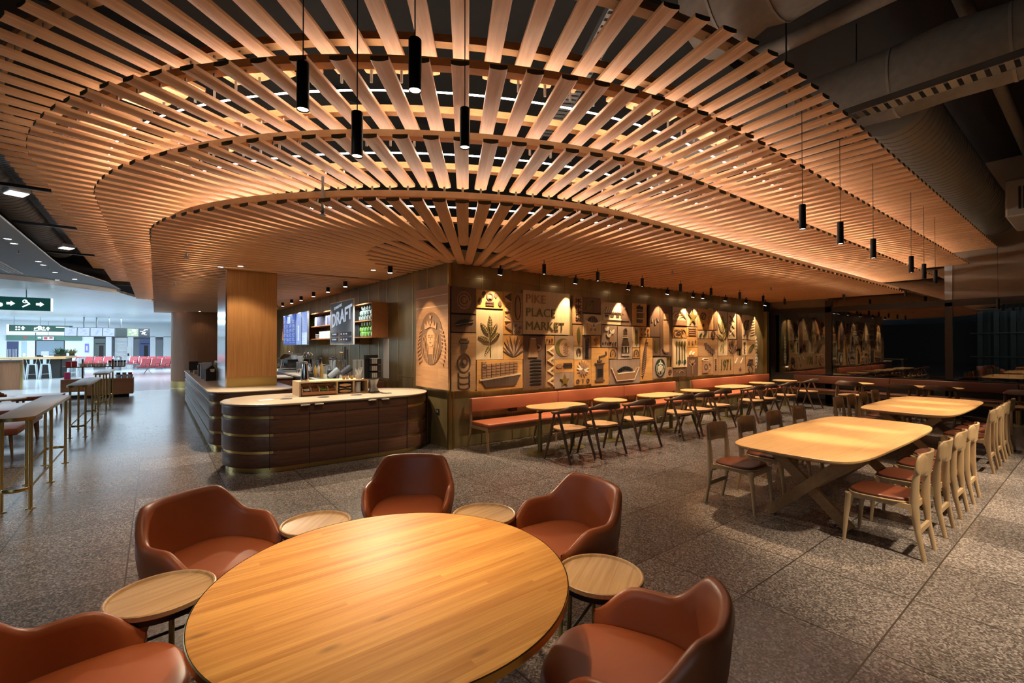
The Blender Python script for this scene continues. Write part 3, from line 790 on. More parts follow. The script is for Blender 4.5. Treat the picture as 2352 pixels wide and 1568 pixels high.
def put_wal(x, y, rz, label):
    global wc
    if wc is None:
        wc = walnut_chair(label, GW); wc.location = (x, y, 0); wc.rotation_euler = (0, 0, rz)
    else: dup(wc, (x, y, 0), rz, label, GW)
for x, y, rz, lab in [(4.93, 4.97, .05, 'walnut armchair with round pale seat, at the corner end of the closest oval table'),
    (5.60, 4.93, -.06, 'walnut armchair at the closest oval table, beside the first round table'),
    (6.46, 4.88, -.03, 'walnut armchair drawn up to the small round table past the closest oval one'),
    (7.70, 4.91, .04, 'walnut armchair at the middle oval table, on its brass corner side'),
    (8.38, 4.90, -.05, 'walnut armchair at the middle oval table, on its glass wall side'),
    (9.28, 5.02, .02, 'walnut armchair at the round table by the gap between benches'),
    (10.66, 4.96, .05, 'walnut armchair at the second-bench oval table, on its brass corner side'),
    (11.34, 4.98, -.04, 'walnut armchair at the second-bench oval table, on its glass wall side'),
    (12.46, 4.98, .03, 'walnut armchair at the round table midway along the second bench'),
    (13.98, 5.02, -.05, 'walnut armchair at the last round table of the mural, lit seat turned to the bench'),
    (13.72, 3.98, -pi/2, 'walnut armchair facing the dark bench at the lone round table'),
    (13.72, 2.95, -pi/2+.04, 'walnut armchair at the dark-bench oval table, on the mural side'),
    (13.72, 2.30, -pi/2-.04, 'walnut armchair at the dark-bench oval table, on the open floor side'),
    (13.72, 1.05, -pi/2, 'walnut armchair at the oval table by the picture border')]:
    put_wal(x, y, rz, lab)
# power boxes under the bench backs
for k, (x, z) in enumerate(((5.08, .57), (9.3, .57))):
    pb = thing('power_box', ['black power box on the wall behind the bench near the brass corner', 'black power box on the wall behind the bench near its far end'][k], 'socket', (x, 6.55, z))
    part('casing', MB().b2((-.075, -.03, -.045), (.075, .055, .04)).bevel(.006), 'black_metal', pb); part('lid', MB().b2((-.075, -.035, .04), (.075, .055, .048)), 'grey_metal', pb)
sk = thing('wall_socket', 'small black socket plate low on the brass wall end', 'socket', (3.8, 6.98, .58))
part('plate', MB().b2((-.008, -.045, -.045), (0, .045, .045)).bevel(.003), 'black_metal', sk); part('insert', MB().b2((-.011, -.02, -.02), (-.008, .02, .02)), 'grey_metal', sk)
# ---------------------------------------------------------------- pillar, counters
p = thing('wood_pillar', 'square oak veneered pillar with brass foot standing on the main counter', 'pillar', (1.395, 10.25, .952))
part('veneer', MB().b2((-.39, -.65, .17), (.415, .65, 2.12)), 'oak_column', p); part('brass_foot', MB().b2((-.39, -.652, 0), (.417, .652, .17)), 'brass_edge', p)
part('steel_cheek', MB().b2((-.415, -.66, 0), (-.39, .66, 2.12)), 'chrome', p)
def banded(label, poly_fn, z_top, bands, top_mat, loc, cat, name, plinth='brass_edge'):
    t = thing(name, label, cat, loc)
    part('core', MB().prism(poly_fn(-.022), .06, z_top-.03), 'brass_edge', t, 40)
    part('plinth', MB().prism(poly_fn(-.05), 0, .07), plinth, t, 40)
    for a, b in bands: part('wood_band', slab(poly_fn(0), a, b, .008), 'walnut_panel', t, 40)
    part('worktop', slab(poly_fn(.022), z_top-.03, z_top, .012), top_mat, t, 40)
    return t
ISL = lambda d: [(x, y) for x, y in stadium(3.02+2*d, 1.40+2*d, 24)]
isl = banded('dark wood island counter with rounded ends, before the brass wall corner', ISL, .92, ((.07, .25), (.29, .48), (.52, .716), (.757, .885)), 'stone_top', (2.24, 7.50, 0), 'counter', 'island_counter')
mb = MB()
for x in (1.20, 1.70, 2.19, 2.69, 3.16): mb.b2((x-2.24-.003, -.7035, .06), (x-2.24+.003, -.698, .89))
part('panel_seam', mb, 'pure_black', isl)
mb = MB()
for a, b in ((.25, .29), (.48, .52), (.716, .757)): mb.b2((-.99, -.690, a), (.93, -.675, b))
part('reveal_strip', mb, 'walnut_strip', isl)
for x, y in ((1.513, 7.36), (2.013, 7.27), (2.511, 7.27), (2.988, 7.22)):
    h_ = part('bin_opening', MB().lathe([(.085, 0), (.085, .003), (.078, .004), (.074, .001), (0, .001)], 28, (x-2.24, y-7.5, .92)), ('black_metal'), isl, 30)
for x in (1.636, 1.819, 2.581, 2.786):
    part('pull_tab', MB().b2((x-2.24-.06, -.745, .872), (x-2.24+.06, -.70, .888)).bevel(.006), 'cream', isl)
# main counter: rounded rectangle
MC = lambda d: rrect(.70-d, 8.72-d, 1.98+d, 17.2+d, .42+d, 10)
mc = banded('long wood counter with rounded corner and stone top, carrying the pillar', MC, .95, ((.08, .26), (.30, .50), (.54, .74), (.78, .915)), 'stone_top', (0, 0, 0), 'counter', 'main_counter')
sc_ = thing('service_counter', 'barista counter with pale top and brown plank end along the brass wall', 'counter', (0, 0, 0))
part('carcass', MB().b2((2.86, 10.62, 0), (3.78, 16.5, .91)), 'walnut_strip', sc_); part('worktop', MB().b2((2.82, 10.58, .91), (3.79, 16.5, .95)).bevel(.008), 'stone_top', sc_)
part('end_panel', MB().b2((2.84, 10.60, 0), (3.79, 10.618, .91)), 'pure_black', sc_)
bk = thing('back_cabinet', 'brown plank-faced cabinet seen between pillar and condiment box', 'cabinet', (0, 0, 0))
part('door', MB().b2((2.02, 12.9, 0), (2.82, 13.0, .86)), 'walnut_strip', bk); part('worktop', MB().b2((2.0, 12.88, .86), (2.82, 14.0, .89)), 'stone_top', bk); part('carcass', MB().b2((2.02, 13.0, 0), (2.82, 13.98, .86)), 'walnut_strip', bk)
# condiment unit on the island
X0, X1, YF = 1.73, 2.80, 7.53
u = thing('condiment_box', 'open oak condiment box with three bays, standing on the island top', 'shelf unit', (X0, YF, .92)); W = X1-X0
part('top_board', MB().b2((0, 0, .20), (W, .44, .222)), 'unit_oak', u); part('bottom_board', MB().b2((0, 0, 0), (W, .44, .012)), 'unit_oak', u)
for x in (0, .555, .82, W-.022): part('divider', MB().b2((x, 0, .012), (x+.022, .44, .20)), 'unit_oak', u)
part('back_board', MB().b2((.022, .42, .012), (W-.022, .44, .20)), 'black_metal', u)
pt = thing('packet_tray', 'slanted brass-wood tray with four bays of sugar packets in the condiment box', 'tray', (X0+.035, YF-.005, .932))
part('front', MB().b2((0, -.03, 0), (.51, -.02, .055)).b2((0, -.03, 0), (.51, .12, .008)), 'shelf_wood', pt); part('back', MB().b2((0, .11, 0), (.51, .12, .165)), 'shelf_wood', pt)
for x in (0, .125, .25, .376, .50): part('divider', MB().prism([(-.03, 0), (.11, 0), (.11, .15), (-.02, .11)], x, x+.009, Matrix(((0, 0, 1, 0), (1, 0, 0, 0), (0, 1, 0, 0), (0, 0, 0, 1)))), 'unit_oak', pt)
random.seed(3)
for k, m in enumerate(('sugar_white', 'sugar_brown', 'sugar_green', 'sugar_brown')):
    mb = MB()
    for j in range(16): mb.box((.065+.126*k+random.uniform(-.035, .035), .02+random.uniform(-.02, .05), .03+.045*random.random()+.01*(j % 4)), (.055, .03, .004), random.uniform(-1, 1), Matrix.Identity(4))
    s = tag(part('sugar_packets', mb, m, None, loc=(X0+.035, YF-.005, .932)), 'loose heap of %s packets in the slanted tray, %s bay' % (('white', 'brown', 'green and white', 'red-brown')[k], ('pillar-side', 'second', 'third', 'last')[k]), 'packets'); s['kind'] = 'stuff'
nd = thing('napkin_holder', 'black napkin holder with wavy brown napkins in the middle bay', 'napkin holder', (X0+.59, YF+.03, .932))
part('casing', MB().b2((0, .02, 0), (.22, .30, .165)), 'black_metal', nd)
for k in range(3): part('napkin_stack', MB().prism([(.02, .02+.05*k), (.11, .004+.05*k if k != 1 else .03+.05*k), (.20, .02+.05*k), (.20, .042+.05*k), (.11, .03+.05*k if k == 1 else .055+.05*k), (.02, .042+.05*k)], 0, .03, Matrix(((1, 0, 0, 0), (0, 0, -1, .02), (0, 1, 0, 0), (0, 0, 0, 1)))), 'paper_brown', nd)
solo('lid_tube', MB().cyl((0, 0, 0), (0, 0, .155), .045, n=20).cyl((0, 0, .155), (0, 0, .165), .05, n=20), 'white_paint', 'white cylinder of lids in the dark end bay of the condiment box', 'lid holder', (X0+.935, YF+.12, .932), smooth=40)
ca = thing('thermal_jug', 'tall chrome thermal jug with coppery side on the condiment box', 'jug', (X0+.11, YF+.12, 1.142))
part('body', MB().lathe([(.058, 0), (.062, .01), (.060, .05), (.050, .16), (.040, .24), (.036, .27)], 28), 'chrome', ca, 40); part('lid', MB().lathe([(.038, .27), (.04, .29), (.036, .305), (0, .31)], 24).b2((-.075, -.012, .28), (-.03, .012, .30)), 'grey_metal', ca, 40)
for i, (x, m) in enumerate(((.72, 'syrup'), (.78, 'cream'), (.85, 'syrup'))):
    jr = thing('spice_jar', ['small glass jar of dark cocoa on the condiment box', 'small glass jar of pale powder on the condiment box', 'small glass jar of amber sugar on the condiment box'][i], 'jar', (X0+x, YF+.16, 1.142), 0, 'spice jars')
    part('jar', MB().lathe([(.022, 0), (.024, .05), (.018, .062)], 16), m, jr, 40); part('lid', MB().lathe([(.019, .062), (.019, .082), (0, .084)], 16), 'chrome', jr, 40)
cb = thing('cutlery_pot', 'cluster of white plastic cutlery and straws at the condiment box end', 'cutlery holder', (X0+.96, YF+.14, 1.142))
part('pot', MB().lathe([(.05, 0), (.055, .07), (.052, .07), (.048, .01), (0, .01)], 20), 'white_paint', cb, 40)
mb = MB()
for k in range(14): a = k*2.4; mb.cyl((.02*cos(a), .02*sin(a), .01), (.055*cos(a), .055*sin(a), .15+.02*(k % 3)), .005, n=6)
part('cutlery', mb, 'paper', cb)
# black cup and lid tower
lt = thing('lid_tower', 'tall black lid dispenser with three clear-fronted bins on a waisted steel stand', 'dispenser', (2.90, 7.56, .92))
part('back_plate', MB().b2((-.13, .06, .22), (.10, .10, .62)).b2((-.13, .02, .56), (.06, .10, .62)), 'pure_black', lt)
for k in range(3):
    b_ = part('bin', MB().b2((-.06, -.07, .235+.115*k), (.105, .06, .335+.115*k)).bevel(.006), 'pure_black', lt)
    part('lid_stack', MB().b2((-.055, -.078, .245+.115*k), (-.03, -.071, .325+.115*k)).b2((-.022, -.078, .245+.115*k), (.0, -.071, .325+.115*k)).b2((.008, -.078, .245+.115*k), (.03, -.071, .325+.115*k)), 'can_lid', b_)
part('stand', MB().loft([[Vector((x*k, y*k, z)) for x, y in superell(.09, .055, 2.5, 24)] for z, k in ((0, 1), (.02, .95), (.10, .55), (.19, .85), (.215, 1))]), 'grey_metal', lt, 50)
part('foot', MB().lathe([(.10, 0), (.10, .012), (0, .013)], 28), 'pure_black', lt, 40)
# machines and bar ware on the service counter (top .95)
em = thing('espresso_machine', 'wide black espresso machine with steel wings beside the pillar edge', 'coffee machine', (3.2, 14.4, .95))
part('body', MB().b2((-.3, -.45, .12), (.35, .45, .38)).bevel(.04), 'pure_black', em, 40); part('hood', MB().prism([(-.36, .36), (.36, .36), (.28, .50), (-.20, .50)], -.48, .48, Matrix(((1, 0, 0, 0), (0, 0, 1, 0), (0, 1, 0, 0), (0, 0, 0, 1)))), 'chrome', em)
part('drip_tray', MB().b2((-.36, -.44, 0), (.34, .44, .07)), 'grey_metal', em)
for y in (-.25, .0, .25): part('group_head', MB().cyl((-.36, y, .26), (-.36, y, .18), .04, n=16).cyl((-.36, y, .2), (-.52, y, .17), .012, n=8), 'chrome', em, 40)
for y in (-.40, .40): part('steam_wand', MB().tube([(-.3, y, .40), (-.42, y, .36), (-.46, y, .14)], .008, 8), 'chrome', em)
for k, (x, y) in enumerate(((3.3, 12.9), (3.3, 13.25), (3.35, 15.3))):
    f_ = thing('steel_tap', ['arched steel tap over the sink next to the blue menu screens', 'second arched steel tap close behind the first', 'arched steel tap half hidden by the pillar'][k], 'tap', (x, y, .95), .5, 'bar taps')
    part('spout', MB().tube([(0, 0, 0), (0, 0, .48)]+[(-.10+.10*cos(a), 0, .48+.09*sin(a)) for a in [pi*i/8 for i in range(9)]]+[(-.2, 0, .42)], .012, 8), 'chrome', f_, 60); part('base', MB().cyl((0, 0, 0), (0, 0, .04), .03, n=16).cyl((0, .03, .03), (0, .09, .05), .008, n=8), 'chrome', f_, 40)
gr = thing('coffee_grinder', 'black coffee grinder with clear hopper beside the espresso machine', 'grinder', (3.15, 13.55, .95))
part('body', MB().b2((-.1, -.1, 0), (.1, .1, .30)).bevel(.02), 'plastic_grey', gr, 40); part('hopper', MB().lathe([(.06, .30), (.10, .44), (.10, .46), (0, .465)], 20), 'clear_plastic', gr, 40)
def bottle(label, x, y, mat, h=.3, z=.95, grp='syrup bottles'):
    t = thing('syrup_bottle', label, 'bottle', (x, y, z), 0, grp)
    part('glass', MB().lathe([(.034, 0), (.036, .01), (.036, h*.62), (.014, h*.8), (.014, h*.9)], 18), mat, t, 40); part('pump', MB().cyl((0, 0, h*.9), (0, 0, h*1.08), .006, n=8).box((-.018, 0, h*1.1), (.05, .016, .016)).cyl((0, 0, h*.88), (0, 0, h*.93), .017, n=14), 'chrome', t, 40)
for k, (x, y, m, h) in enumerate(((2.95, 11.32, 'syrup', .33), (2.97, 11.12, 'cream', .36), (2.99, 10.95, 'syrup', .42), (3.08, 11.5, 'cream', .30), (3.1, 12.35, 'can_lid', .27), (3.1, 12.55, 'bag_pale', .27), (3.05, 12.15, 'cream', .25), (3.12, 12.75, 'can_lid', .24))):
    bottle(['short amber syrup bottle beside the black basket', 'pale yellow pump bottle amid the amber ones', 'tall orange syrup bottle with pump', 'pale vanilla bottle behind the amber ones', 'silvery shaker bottle next to the jug', 'bluish bottle beside the silvery shaker', 'cream-coloured bottle by the paper cups', 'small steel bottle near the grinder'][k], x, y, m, h)
solo('paper_cup', MB().lathe([(.03, 0), (.042, .13), (.044, .133), (.04, .13), (0, .02)], 24), 'paper_brown', 'brown paper cup standing alone behind the condiment box', 'cup', (2.92, 11.75, .95), smooth=40)
bs = thing('wire_basket', 'black square basket on the barista counter', 'basket', (2.93, 11.55, .95)); part('body', MB().b2((-.07, -.07, 0), (.07, .07, .10)).bevel(.01), 'pure_black', bs); part('handle', MB().tube([(0, -.06, .1), (0, -.06, .2), (0, .06, .2), (0, .06, .1)], .008, 8), 'pure_black', bs)
for k, (x, y) in enumerate(((3.2, 10.85), (3.3, 11.15))):
    bl = thing('blender', ['blender with clear jug, front one of two on the barista counter', 'blender with clear jug, rear one of two on the barista counter'][k], 'blender', (x, y, .95), 0, 'blenders')
    part('motor', MB().b2((-.1, -.1, 0), (.1, .1, .2)).bevel(.025), 'pure_black', bl, 40); part('jug', MB().lathe([(.055, .2), (.085, .43), (.08, .43), (.05, .21), (0, .21)], 20), 'clear_plastic', bl, 40); part('lid', MB().lathe([(.09, .43), (.09, .455), (.03, .46), (.03, .485), (0, .49)], 20), 'pure_black', bl, 40)
cs = thing('cold_case', 'open steel topping case with slanted scoop jugs', 'serving case', (3.3, 10.2, 0))
part('cabinet', MB().b2((-.45, -.25, 0), (.45, .25, .93)), 'walnut_strip', cs); part('rim', MB().b2((-.46, -.26, .93), (.46, .26, .96)), 'grey_metal', cs)
for k, (dx, a) in enumerate(((-.28, .9), (-.02, .95), (.26, .7))):
    T = Matrix.Translation((3.3+dx, 10.15, 1.10+.05*(k == 1))) @ Matrix.Rotation(a, 4, 'Y')
    mb = MB(); mb.loft([[T @ Vector((x*k_, y*k_, z)) for x, y in superell(.07, .07, 4, 20)] for z, k_ in ((-.12, .8), (.12, 1.0), (.122, .93), (-.10, .72))])
    tag(part('scoop_jug', mb, ('clear_plastic', 'plastic_grey', 'clear_plastic')[k], None, 40), ['clear scoop jug leaning in the topping case on the bottle side', 'grey scoop jug leaning in the middle of the topping case', 'clear scoop jug leaning in the topping case on the lid tower side'][k], 'jug')
for k in range(5):
    tl = thing('bar_spoon', 'upright steel bar tool in the row behind the scoop jugs', 'utensil', (3.08+.07*k, 10.42, .96), 0, 'steel bar tools')
    part('rod', MB().cyl((0, 0, 0), (0, 0, .40), .007, n=8), 'chrome', tl); part('knob', MB().ball((0, 0, .41), .016, 10), 'chrome', tl, 60)
cp = thing('cup_rack', 'rack of stacked clear cups by the lid tower', 'rack', (3.45, 9.55, 0))
part('cabinet', MB().b2((-.33, -.3, 0), (.34, .3, .95)), 'walnut_strip', cp)
for k in range(6): part('cup_stack', MB().lathe([(.04, .95), (.045, 1.40), (.043, 1.40), (0, 1.39)], 16, (-.22+.09*k, -.1, 0)), 'clear_plastic', cp, 40)
bt = thing('beer_tap', 'twin chrome draft tap with coloured handle above the cup rack', 'tap', (3.5, 10.9, .95)); part('column', MB().cyl((0, 0, 0), (0, 0, .72), .028, n=16).cyl((0, -.14, 0), (0, -.14, .66), .022, n=16), 'chrome', bt, 40); part('handle', MB().cyl((-.04, .0, .58), (-.05, .22, .585), .014, n=10), 'syrup', bt, 40)
nb_ = thing('notice_board', 'tall bright white notice sheet on the brass wall beside the emblem panel', 'notice', (3.8, 9.2, 1.43)); part('sheet', MB().b2((-.012, -.135, -.40), (-.004, .135, .40)), 'paper', nb_); part('backing', MB().b2((-.004, -.14, -.41), (0, .14, .41)), 'white_paint', nb_)
# things on the main counter
for k, (x, y, m, h) in enumerate(((.90, 12.6, 'bag_pale', .34), (.93, 12.9, 'bag_blue', .33), (.98, 13.25, 'bag_pale', .33), (.92, 13.6, 'bag_blue', .30))):
    g = thing('coffee_bag', ['pale printed coffee bag, first along the main counter', 'dark blue coffee bag behind the first pale one', 'second pale coffee bag on the main counter', 'rear dark coffee bag on the main counter'][k], 'bag', (x, y, .95), 0, 'bags on the main counter')
    part('bag', MB().loft([[Vector((a*w_, b*w2, z)) for a, b in superell(.10, .06, 4, 20)] for z, w_, w2 in ((0, .95, 1), (.05, 1, 1.05), (h*.7, 1, .9), (h*.93, .95, .3), (h, .9, .12))]), m, g, 50); part('fold', MB().b2((-.09, -.012, h-.005), (.09, .012, h+.015)), 'paper', g)
sb = thing('menu_stand', 'black counter card stand with a cup picture', 'stand', (.93, 11.7, .95), .2); part('card', MB().prism([(-.10, 0), (.10, 0), (.09, .24), (.02, .33), (-.10, .24)], -.05, .05, Matrix(((1, 0, 0, 0), (0, 0, 1, 0), (0, 1, 0, 0), (0, 0, 0, 1)))), 'pure_black', sb); part('cup_print', MB().cyl((.02, -.052, .19), (.02, -.051, .25), .035, .045, 16), 'paper', sb)
bx = thing('display_case', 'brown wood-sided food case on the main counter behind the pillar', 'display case', (1.33, 12.4, .95)); part('side', MB().b2((-.26, -.3, 0), (.4, .3, .36)), 'brass_dark', bx); part('cup_row', MB().b2((-.25, -.29, .36), (.4, .29, .40)).bevel(.015), 'paper', bx)
pos = thing('till_screen', 'small black till at the far end of the main counter', 'till', (.86, 15.9, .95)); part('screen', MB().b2((-.12, -.2, .05), (.1, -.15, .30)), 'pure_black', pos); part('base', MB().b2((-.1, -.25, 0), (.12, .1, .05)), 'plastic_grey', pos)
cbx = thing('sleeve_box', 'pale cardboard box with a coral cup on the main counter', 'box', (.93, 14.9, .95)); part('box', MB().b2((-.12, -.15, 0), (.15, .15, .09)), 'paper_brown', cbx); part('cup', MB().lathe([(.03, .09), (.045, .22), (0, .22)], 18, (0, 0, 0)), 'sugar_brown', cbx, 40)
# ---------------------------------------------------------------- wall shelves, screens, draft board on the brass wall
sh_ = thing('wall_shelf', 'long brown wall shelf with two levels, behind the menu boards', 'shelf', (0, 0, 0))
part('side_panel', MB().b2((3.45, 9.08, 1.86), (3.79, 9.105, 2.58)), 'shelf_wood', sh_); part('side_panel', MB().b2((3.45, 17.4, 1.86), (3.79, 17.42, 2.58)), 'shelf_wood', sh_)
for z in (1.86, 2.205, 2.56): part('shelf_board', MB().b2((3.45, 9.105, z), (3.79, 17.4, z+.022)), 'shelf_wood', sh_)
part('bracket', MB().b2((3.55, 10.05, 1.72), (3.79, 10.4, 1.86)).b2((3.55, 13.3, 1.72), (3.79, 13.6, 1.86)), 'brass_dark', sh_)
cans = None
def can(x, y, z, m, label, grp):
    t = thing('coffee_can', label, 'can', (x, y, z), 0, grp)
    part('can', MB().lathe([(.05, 0), (.052, .006), (.052, .098), (.048, .104), (0, .104)], 20), m, t, 40)
    part('label_patch', MB().b2((-.058, -.018, .02), (-.05, .018, .085)), 'can_lid', t)
    return t
for m, z0, rows, word in (('can_teal', 2.228, (6, 5, 4), 'dark teal'), ('can_green', 1.883, (5, 5, 4), 'bright green')):
    first = None
    for r, n_ in enumerate(rows):
        for k in range(n_):
            y = 9.55-(n_-1)*.0775+.155*k+(.03 if r % 2 else 0); lab = '%s coffee can in the %s row of the shelf pyramid' % (word, ('bottom', 'middle', 'top')[r])
            if first is None: first = can(3.55, y, z0, m, lab, word+' cans, bottom row')
            else: dup(first, (3.55, y, z0+.106*r), 0, lab, '%s cans, %s row' % (word, ('bottom', 'middle', 'top')[r]))
first = None
for k in range(15):
    y = 11.95+.115*k; pale = k in (5, 13, 14)
    lab = 'dark blue coffee bag standing in the row on the upper wall shelf' if not pale else 'pale blue coffee bag standing among the dark ones on the upper wall shelf'
    t = thing('shelf_bag', lab, 'bag', (3.58, y, 2.227), 0, 'dark bags on the upper shelf' if not pale else 'pale bags on the upper shelf')
    part('bag', MB().loft([[Vector((a, b*w_, z)) for a, b in superell(.06, .053, 5, 16)] for z, w_ in ((0, 1), (.18, 1), (.235, .6), (.25, .5))]), 'bag_pale' if pale else 'bag_blue', t, 50)
for k in range(7):
    y = 12.2+.14*k
    solo('gift_box', MB().b2((-.07, -.06, 0), (.07, .06, .19)).bevel(.004), ('cream', 'paper', 'cream', 'paper', 'cream', 'bag_pale', 'paper')[k], 'upright pale packet in the row on the lower wall shelf', 'box', (3.58, y, 1.883), group='pale packets on the lower shelf')
for k in range(2):
    mg = thing('patterned_mug', ['patterned black and white mug on the lower shelf near the blue screens', 'second patterned mug on the lower shelf, stacked beside the first'][k], 'mug', (3.55, 13.2+.17*k, 1.883), 0); part('body', MB().lathe([(.05, 0), (.06, .02), (.06, .12), (.055, .12), (.05, .02), (0, .02)], 20), 'paper', mg, 40); part('band', MB().lathe([(.0608, .04), (.0608, .06)], 20).lathe([(.0608, .08), (.0608, .10)], 20), 'pure_black', mg, 40)
fp = solo('french_press', MB().lathe([(.045, 0), (.045, .17), (.05, .175), (.02, .19), (.02, .21), (0, .215)], 18).b2((-.012, .045, .03), (.012, .08, .15)), 'plastic_grey', 'dark coffee press on the lower wall shelf beside the draft board', 'coffee press', (3.55, 11.95, 1.883), smooth=40)
for k in range(9):
    m, hh, z, x, y = (('can_green', .26, 2.228, 3.56, 16.3+.25*k) if k < 3 else ('paper', .24, 1.883, 3.72, 16.3+.25*(k-3)) if k < 6 else ('mug_red', .2, 1.883, 3.55, 16.3+.25*(k-6)))
    lab = ['green-wrapped box on the shelf beside the pillar edge', 'white-wrapped packet on the shelf beside the pillar edge', 'red box on the low shelf beside the pillar edge'][k//3]
    solo('snack_box', MB().b2((-.07, -.11, 0), (.07, .11, hh)).bevel(.008), m, lab, 'box', (x, y, z), group=lab[:12]+' packs')
db = thing('draft_board', 'dark menu board lettered DRAFT hanging above the blenders', 'menu board', (3.44, 10.93, 2.225))
part('panel', MB().b2((-.02, -.83, -.49), (0, .83, .49)), 'plastic_grey', db); part('frame', MB().b2((-.026, -.845, -.505), (.0, .845, -.488)).b2((-.026, -.845, .488), (0, .845, .505)).b2((-.026, -.845, -.49), (0, -.828, .49)).b2((-.026, .828, -.49), (0, .845, .49)), 'cream', db)
RX = lambda x, y, z: Matrix.Translation((x, y, z)) @ Matrix.Rotation(-pi/2, 4, 'Z') @ Matrix.Rotation(pi/2, 4, 'X')
def wtext(root, s, size, x, y, z, mat, sc=(1, 1), shear=0, off=0):
    me = text_mesh(s, size, .002, mat, sc, off)
    if shear: me.transform(Matrix(((1, 0, 0, 0), (shear, 1, 0, 0), (0, 0, 1, 0), (0, 0, 0, 1))))
    me.transform(RX(x, y, z)); link('lettering', me, root)
wtext(db, 'DRAFT', .34, -.024, 0, .13, 'text_pale', (1.42, 1.3), .12, .008); wtext(db, 'STARBUCKS', .09, -.024, .25, .385, 'text_pale', (1.2, 1), .12)
for z in (-.26, -.385):
    part('price_strip', MB().b2((-.026, -.70, z-.04), (-.02, .76, z+.04)), 'pure_black', db); part('tag', MB().b2((-.028, .10, z-.045), (-.02, .18, z+.045)).b2((-.0275, -.55, z+.04), (-.02, .10, z+.046)).b2((-.0275, -.55, z-.046), (-.02, .10, z-.04)), 'sugar_brown', db)
    for y in (.62, .50, .40, -.02, -.2, -.38): part('price', MB().b2((-.029, y-.045, z-.016), (-.02, y+.045, z+.016)), 'text_pale', db)
for y0, y1, m, lab in ((14.93, 16.62, 'screen_deep', 'wide blue menu screen with four columns, beside the pillar'), (14.27, 14.87, 'screen_blue', 'narrow blue menu screen between two others'), (13.61, 14.20, 'screen_blue', 'narrow blue menu screen with pale lower half, next to the shelves')):
    s = thing('menu_screen', lab, 'screen', (3.35, (y0+y1)/2, 2.185), 0, 'blue menu screens'); w_ = y1-y0
    part('housing', MB().b2((-.02, -w_/2, -.475), (.03, w_/2, .475)), 'grey_metal', s); part('display', MB().b2((-.024, -w_/2+.02, -.46), (-.02, w_/2-.02, .46)), m, s)
    mb = MB(); random.seed(int(y0*10)); ncol = 4 if w_ > 1 else 1
    for c in range(ncol):
        for r in range(26):
            yy = w_/2-.06-(w_-.1)/ncol*c-.02; ww = random.uniform(.25, .8)*(w_-.16)/ncol; zz = .30-.028*r
            if r % 5 == 4: continue
            mb.b2((-.027, yy-ww, zz-.007), (-.024, yy, zz+.005))
    part('menu_lines', mb, 'text_pale', s)
    if ncol == 1: part('picture', MB().b2((-.026, -w_/2+.03, -.45), (-.024, w_/2-.03, -.12)) if y0 < 14 else MB().b2((-.0265, -.06, -.34), (-.024, .10, .1)), 'screen_pale', s)
    else: part('picture', MB().b2((-.026, .08, .20), (-.024, .24, .42)).b2((-.026, -.12, .20), (-.024, .04, .42)), 'screen_pale', s)

for k, (x, y) in enumerate(((2.98, 12.0), (3.05, 11.9), (3.0, 13.0), (3.12, 12.85), (3.06, 13.2))):
    t = thing('steel_pitcher', 'small steel milk pitcher on the barista counter', 'pitcher', (x, y, .95), .7*k, 'steel milk pitchers'); part('body', MB().lathe([(.045, 0), (.05, .02), (.042, .10), (.048, .13), (.044, .13), (.04, .02), (0, .01)], 18), 'chrome', t, 40); part('handle', MB().tube([(.045, 0, .11), (.085, 0, .10), (.08, 0, .04), (.046, 0, .03)], .006, 6), 'chrome', t)
for k, (x, y) in enumerate(((3.35, 11.45), (3.4, 11.65), (3.42, 11.9), (3.38, 12.15), (3.42, 12.4))):
    t = thing('glass_pitcher', 'clear tall pitcher in the rear row along the brass backsplash', 'pitcher', (x, y, .95), 0, 'clear pitchers'); part('body', MB().lathe([(.055, 0), (.07, .24), (.067, .24), (.05, .01), (0, .008)], 18), 'clear_plastic', t, 40); part('lid', MB().lathe([(.072, .24), (.072, .262), (0, .268)], 18), ('pure_black' if k % 2 else 'grey_metal'), t, 40)
for k, (x, y) in enumerate(((3.0, 10.72), (3.12, 10.7), (3.25, 10.66), (3.4, 10.68))):
    solo('condiment_jar', MB().lathe([(.035, 0), (.035, .09), (.028, .10), (.028, .115), (0, .118)], 16), ('cream', 'syrup', 'chrome', 'cream')[k], ['cream lidded jar at the counter end beside the scoop jugs', 'amber jar at the counter end beside the scoop jugs', 'steel jar at the counter end beside the blenders', 'pale jar at the counter end close to the wall'][k], 'jar', (x, y, .95), smooth=40)
tr_ = thing('drip_tray', 'long flat steel tray on the front edge of the barista counter', 'tray', (3.0, 11.1, .95)); part('tray', MB().b2((-.12, -.35, 0), (.03, .2, .012)), 'grey_metal', tr_); part('rim', MB().b2((-.125, -.355, .0), (-.118, .205, .02)), 'chrome', tr_)
pb2 = thing('price_card', 'white folded card lying on the island top near its rounded walkway end', 'card', (1.25, 7.35, .92), .3); part('sheet', MB().b2((-.09, -.06, 0), (.09, .06, .004)), 'paper', pb2); part('print', MB().b2((-.07, -.04, .004), (-.01, .02, .0045)), 'pink', pb2)
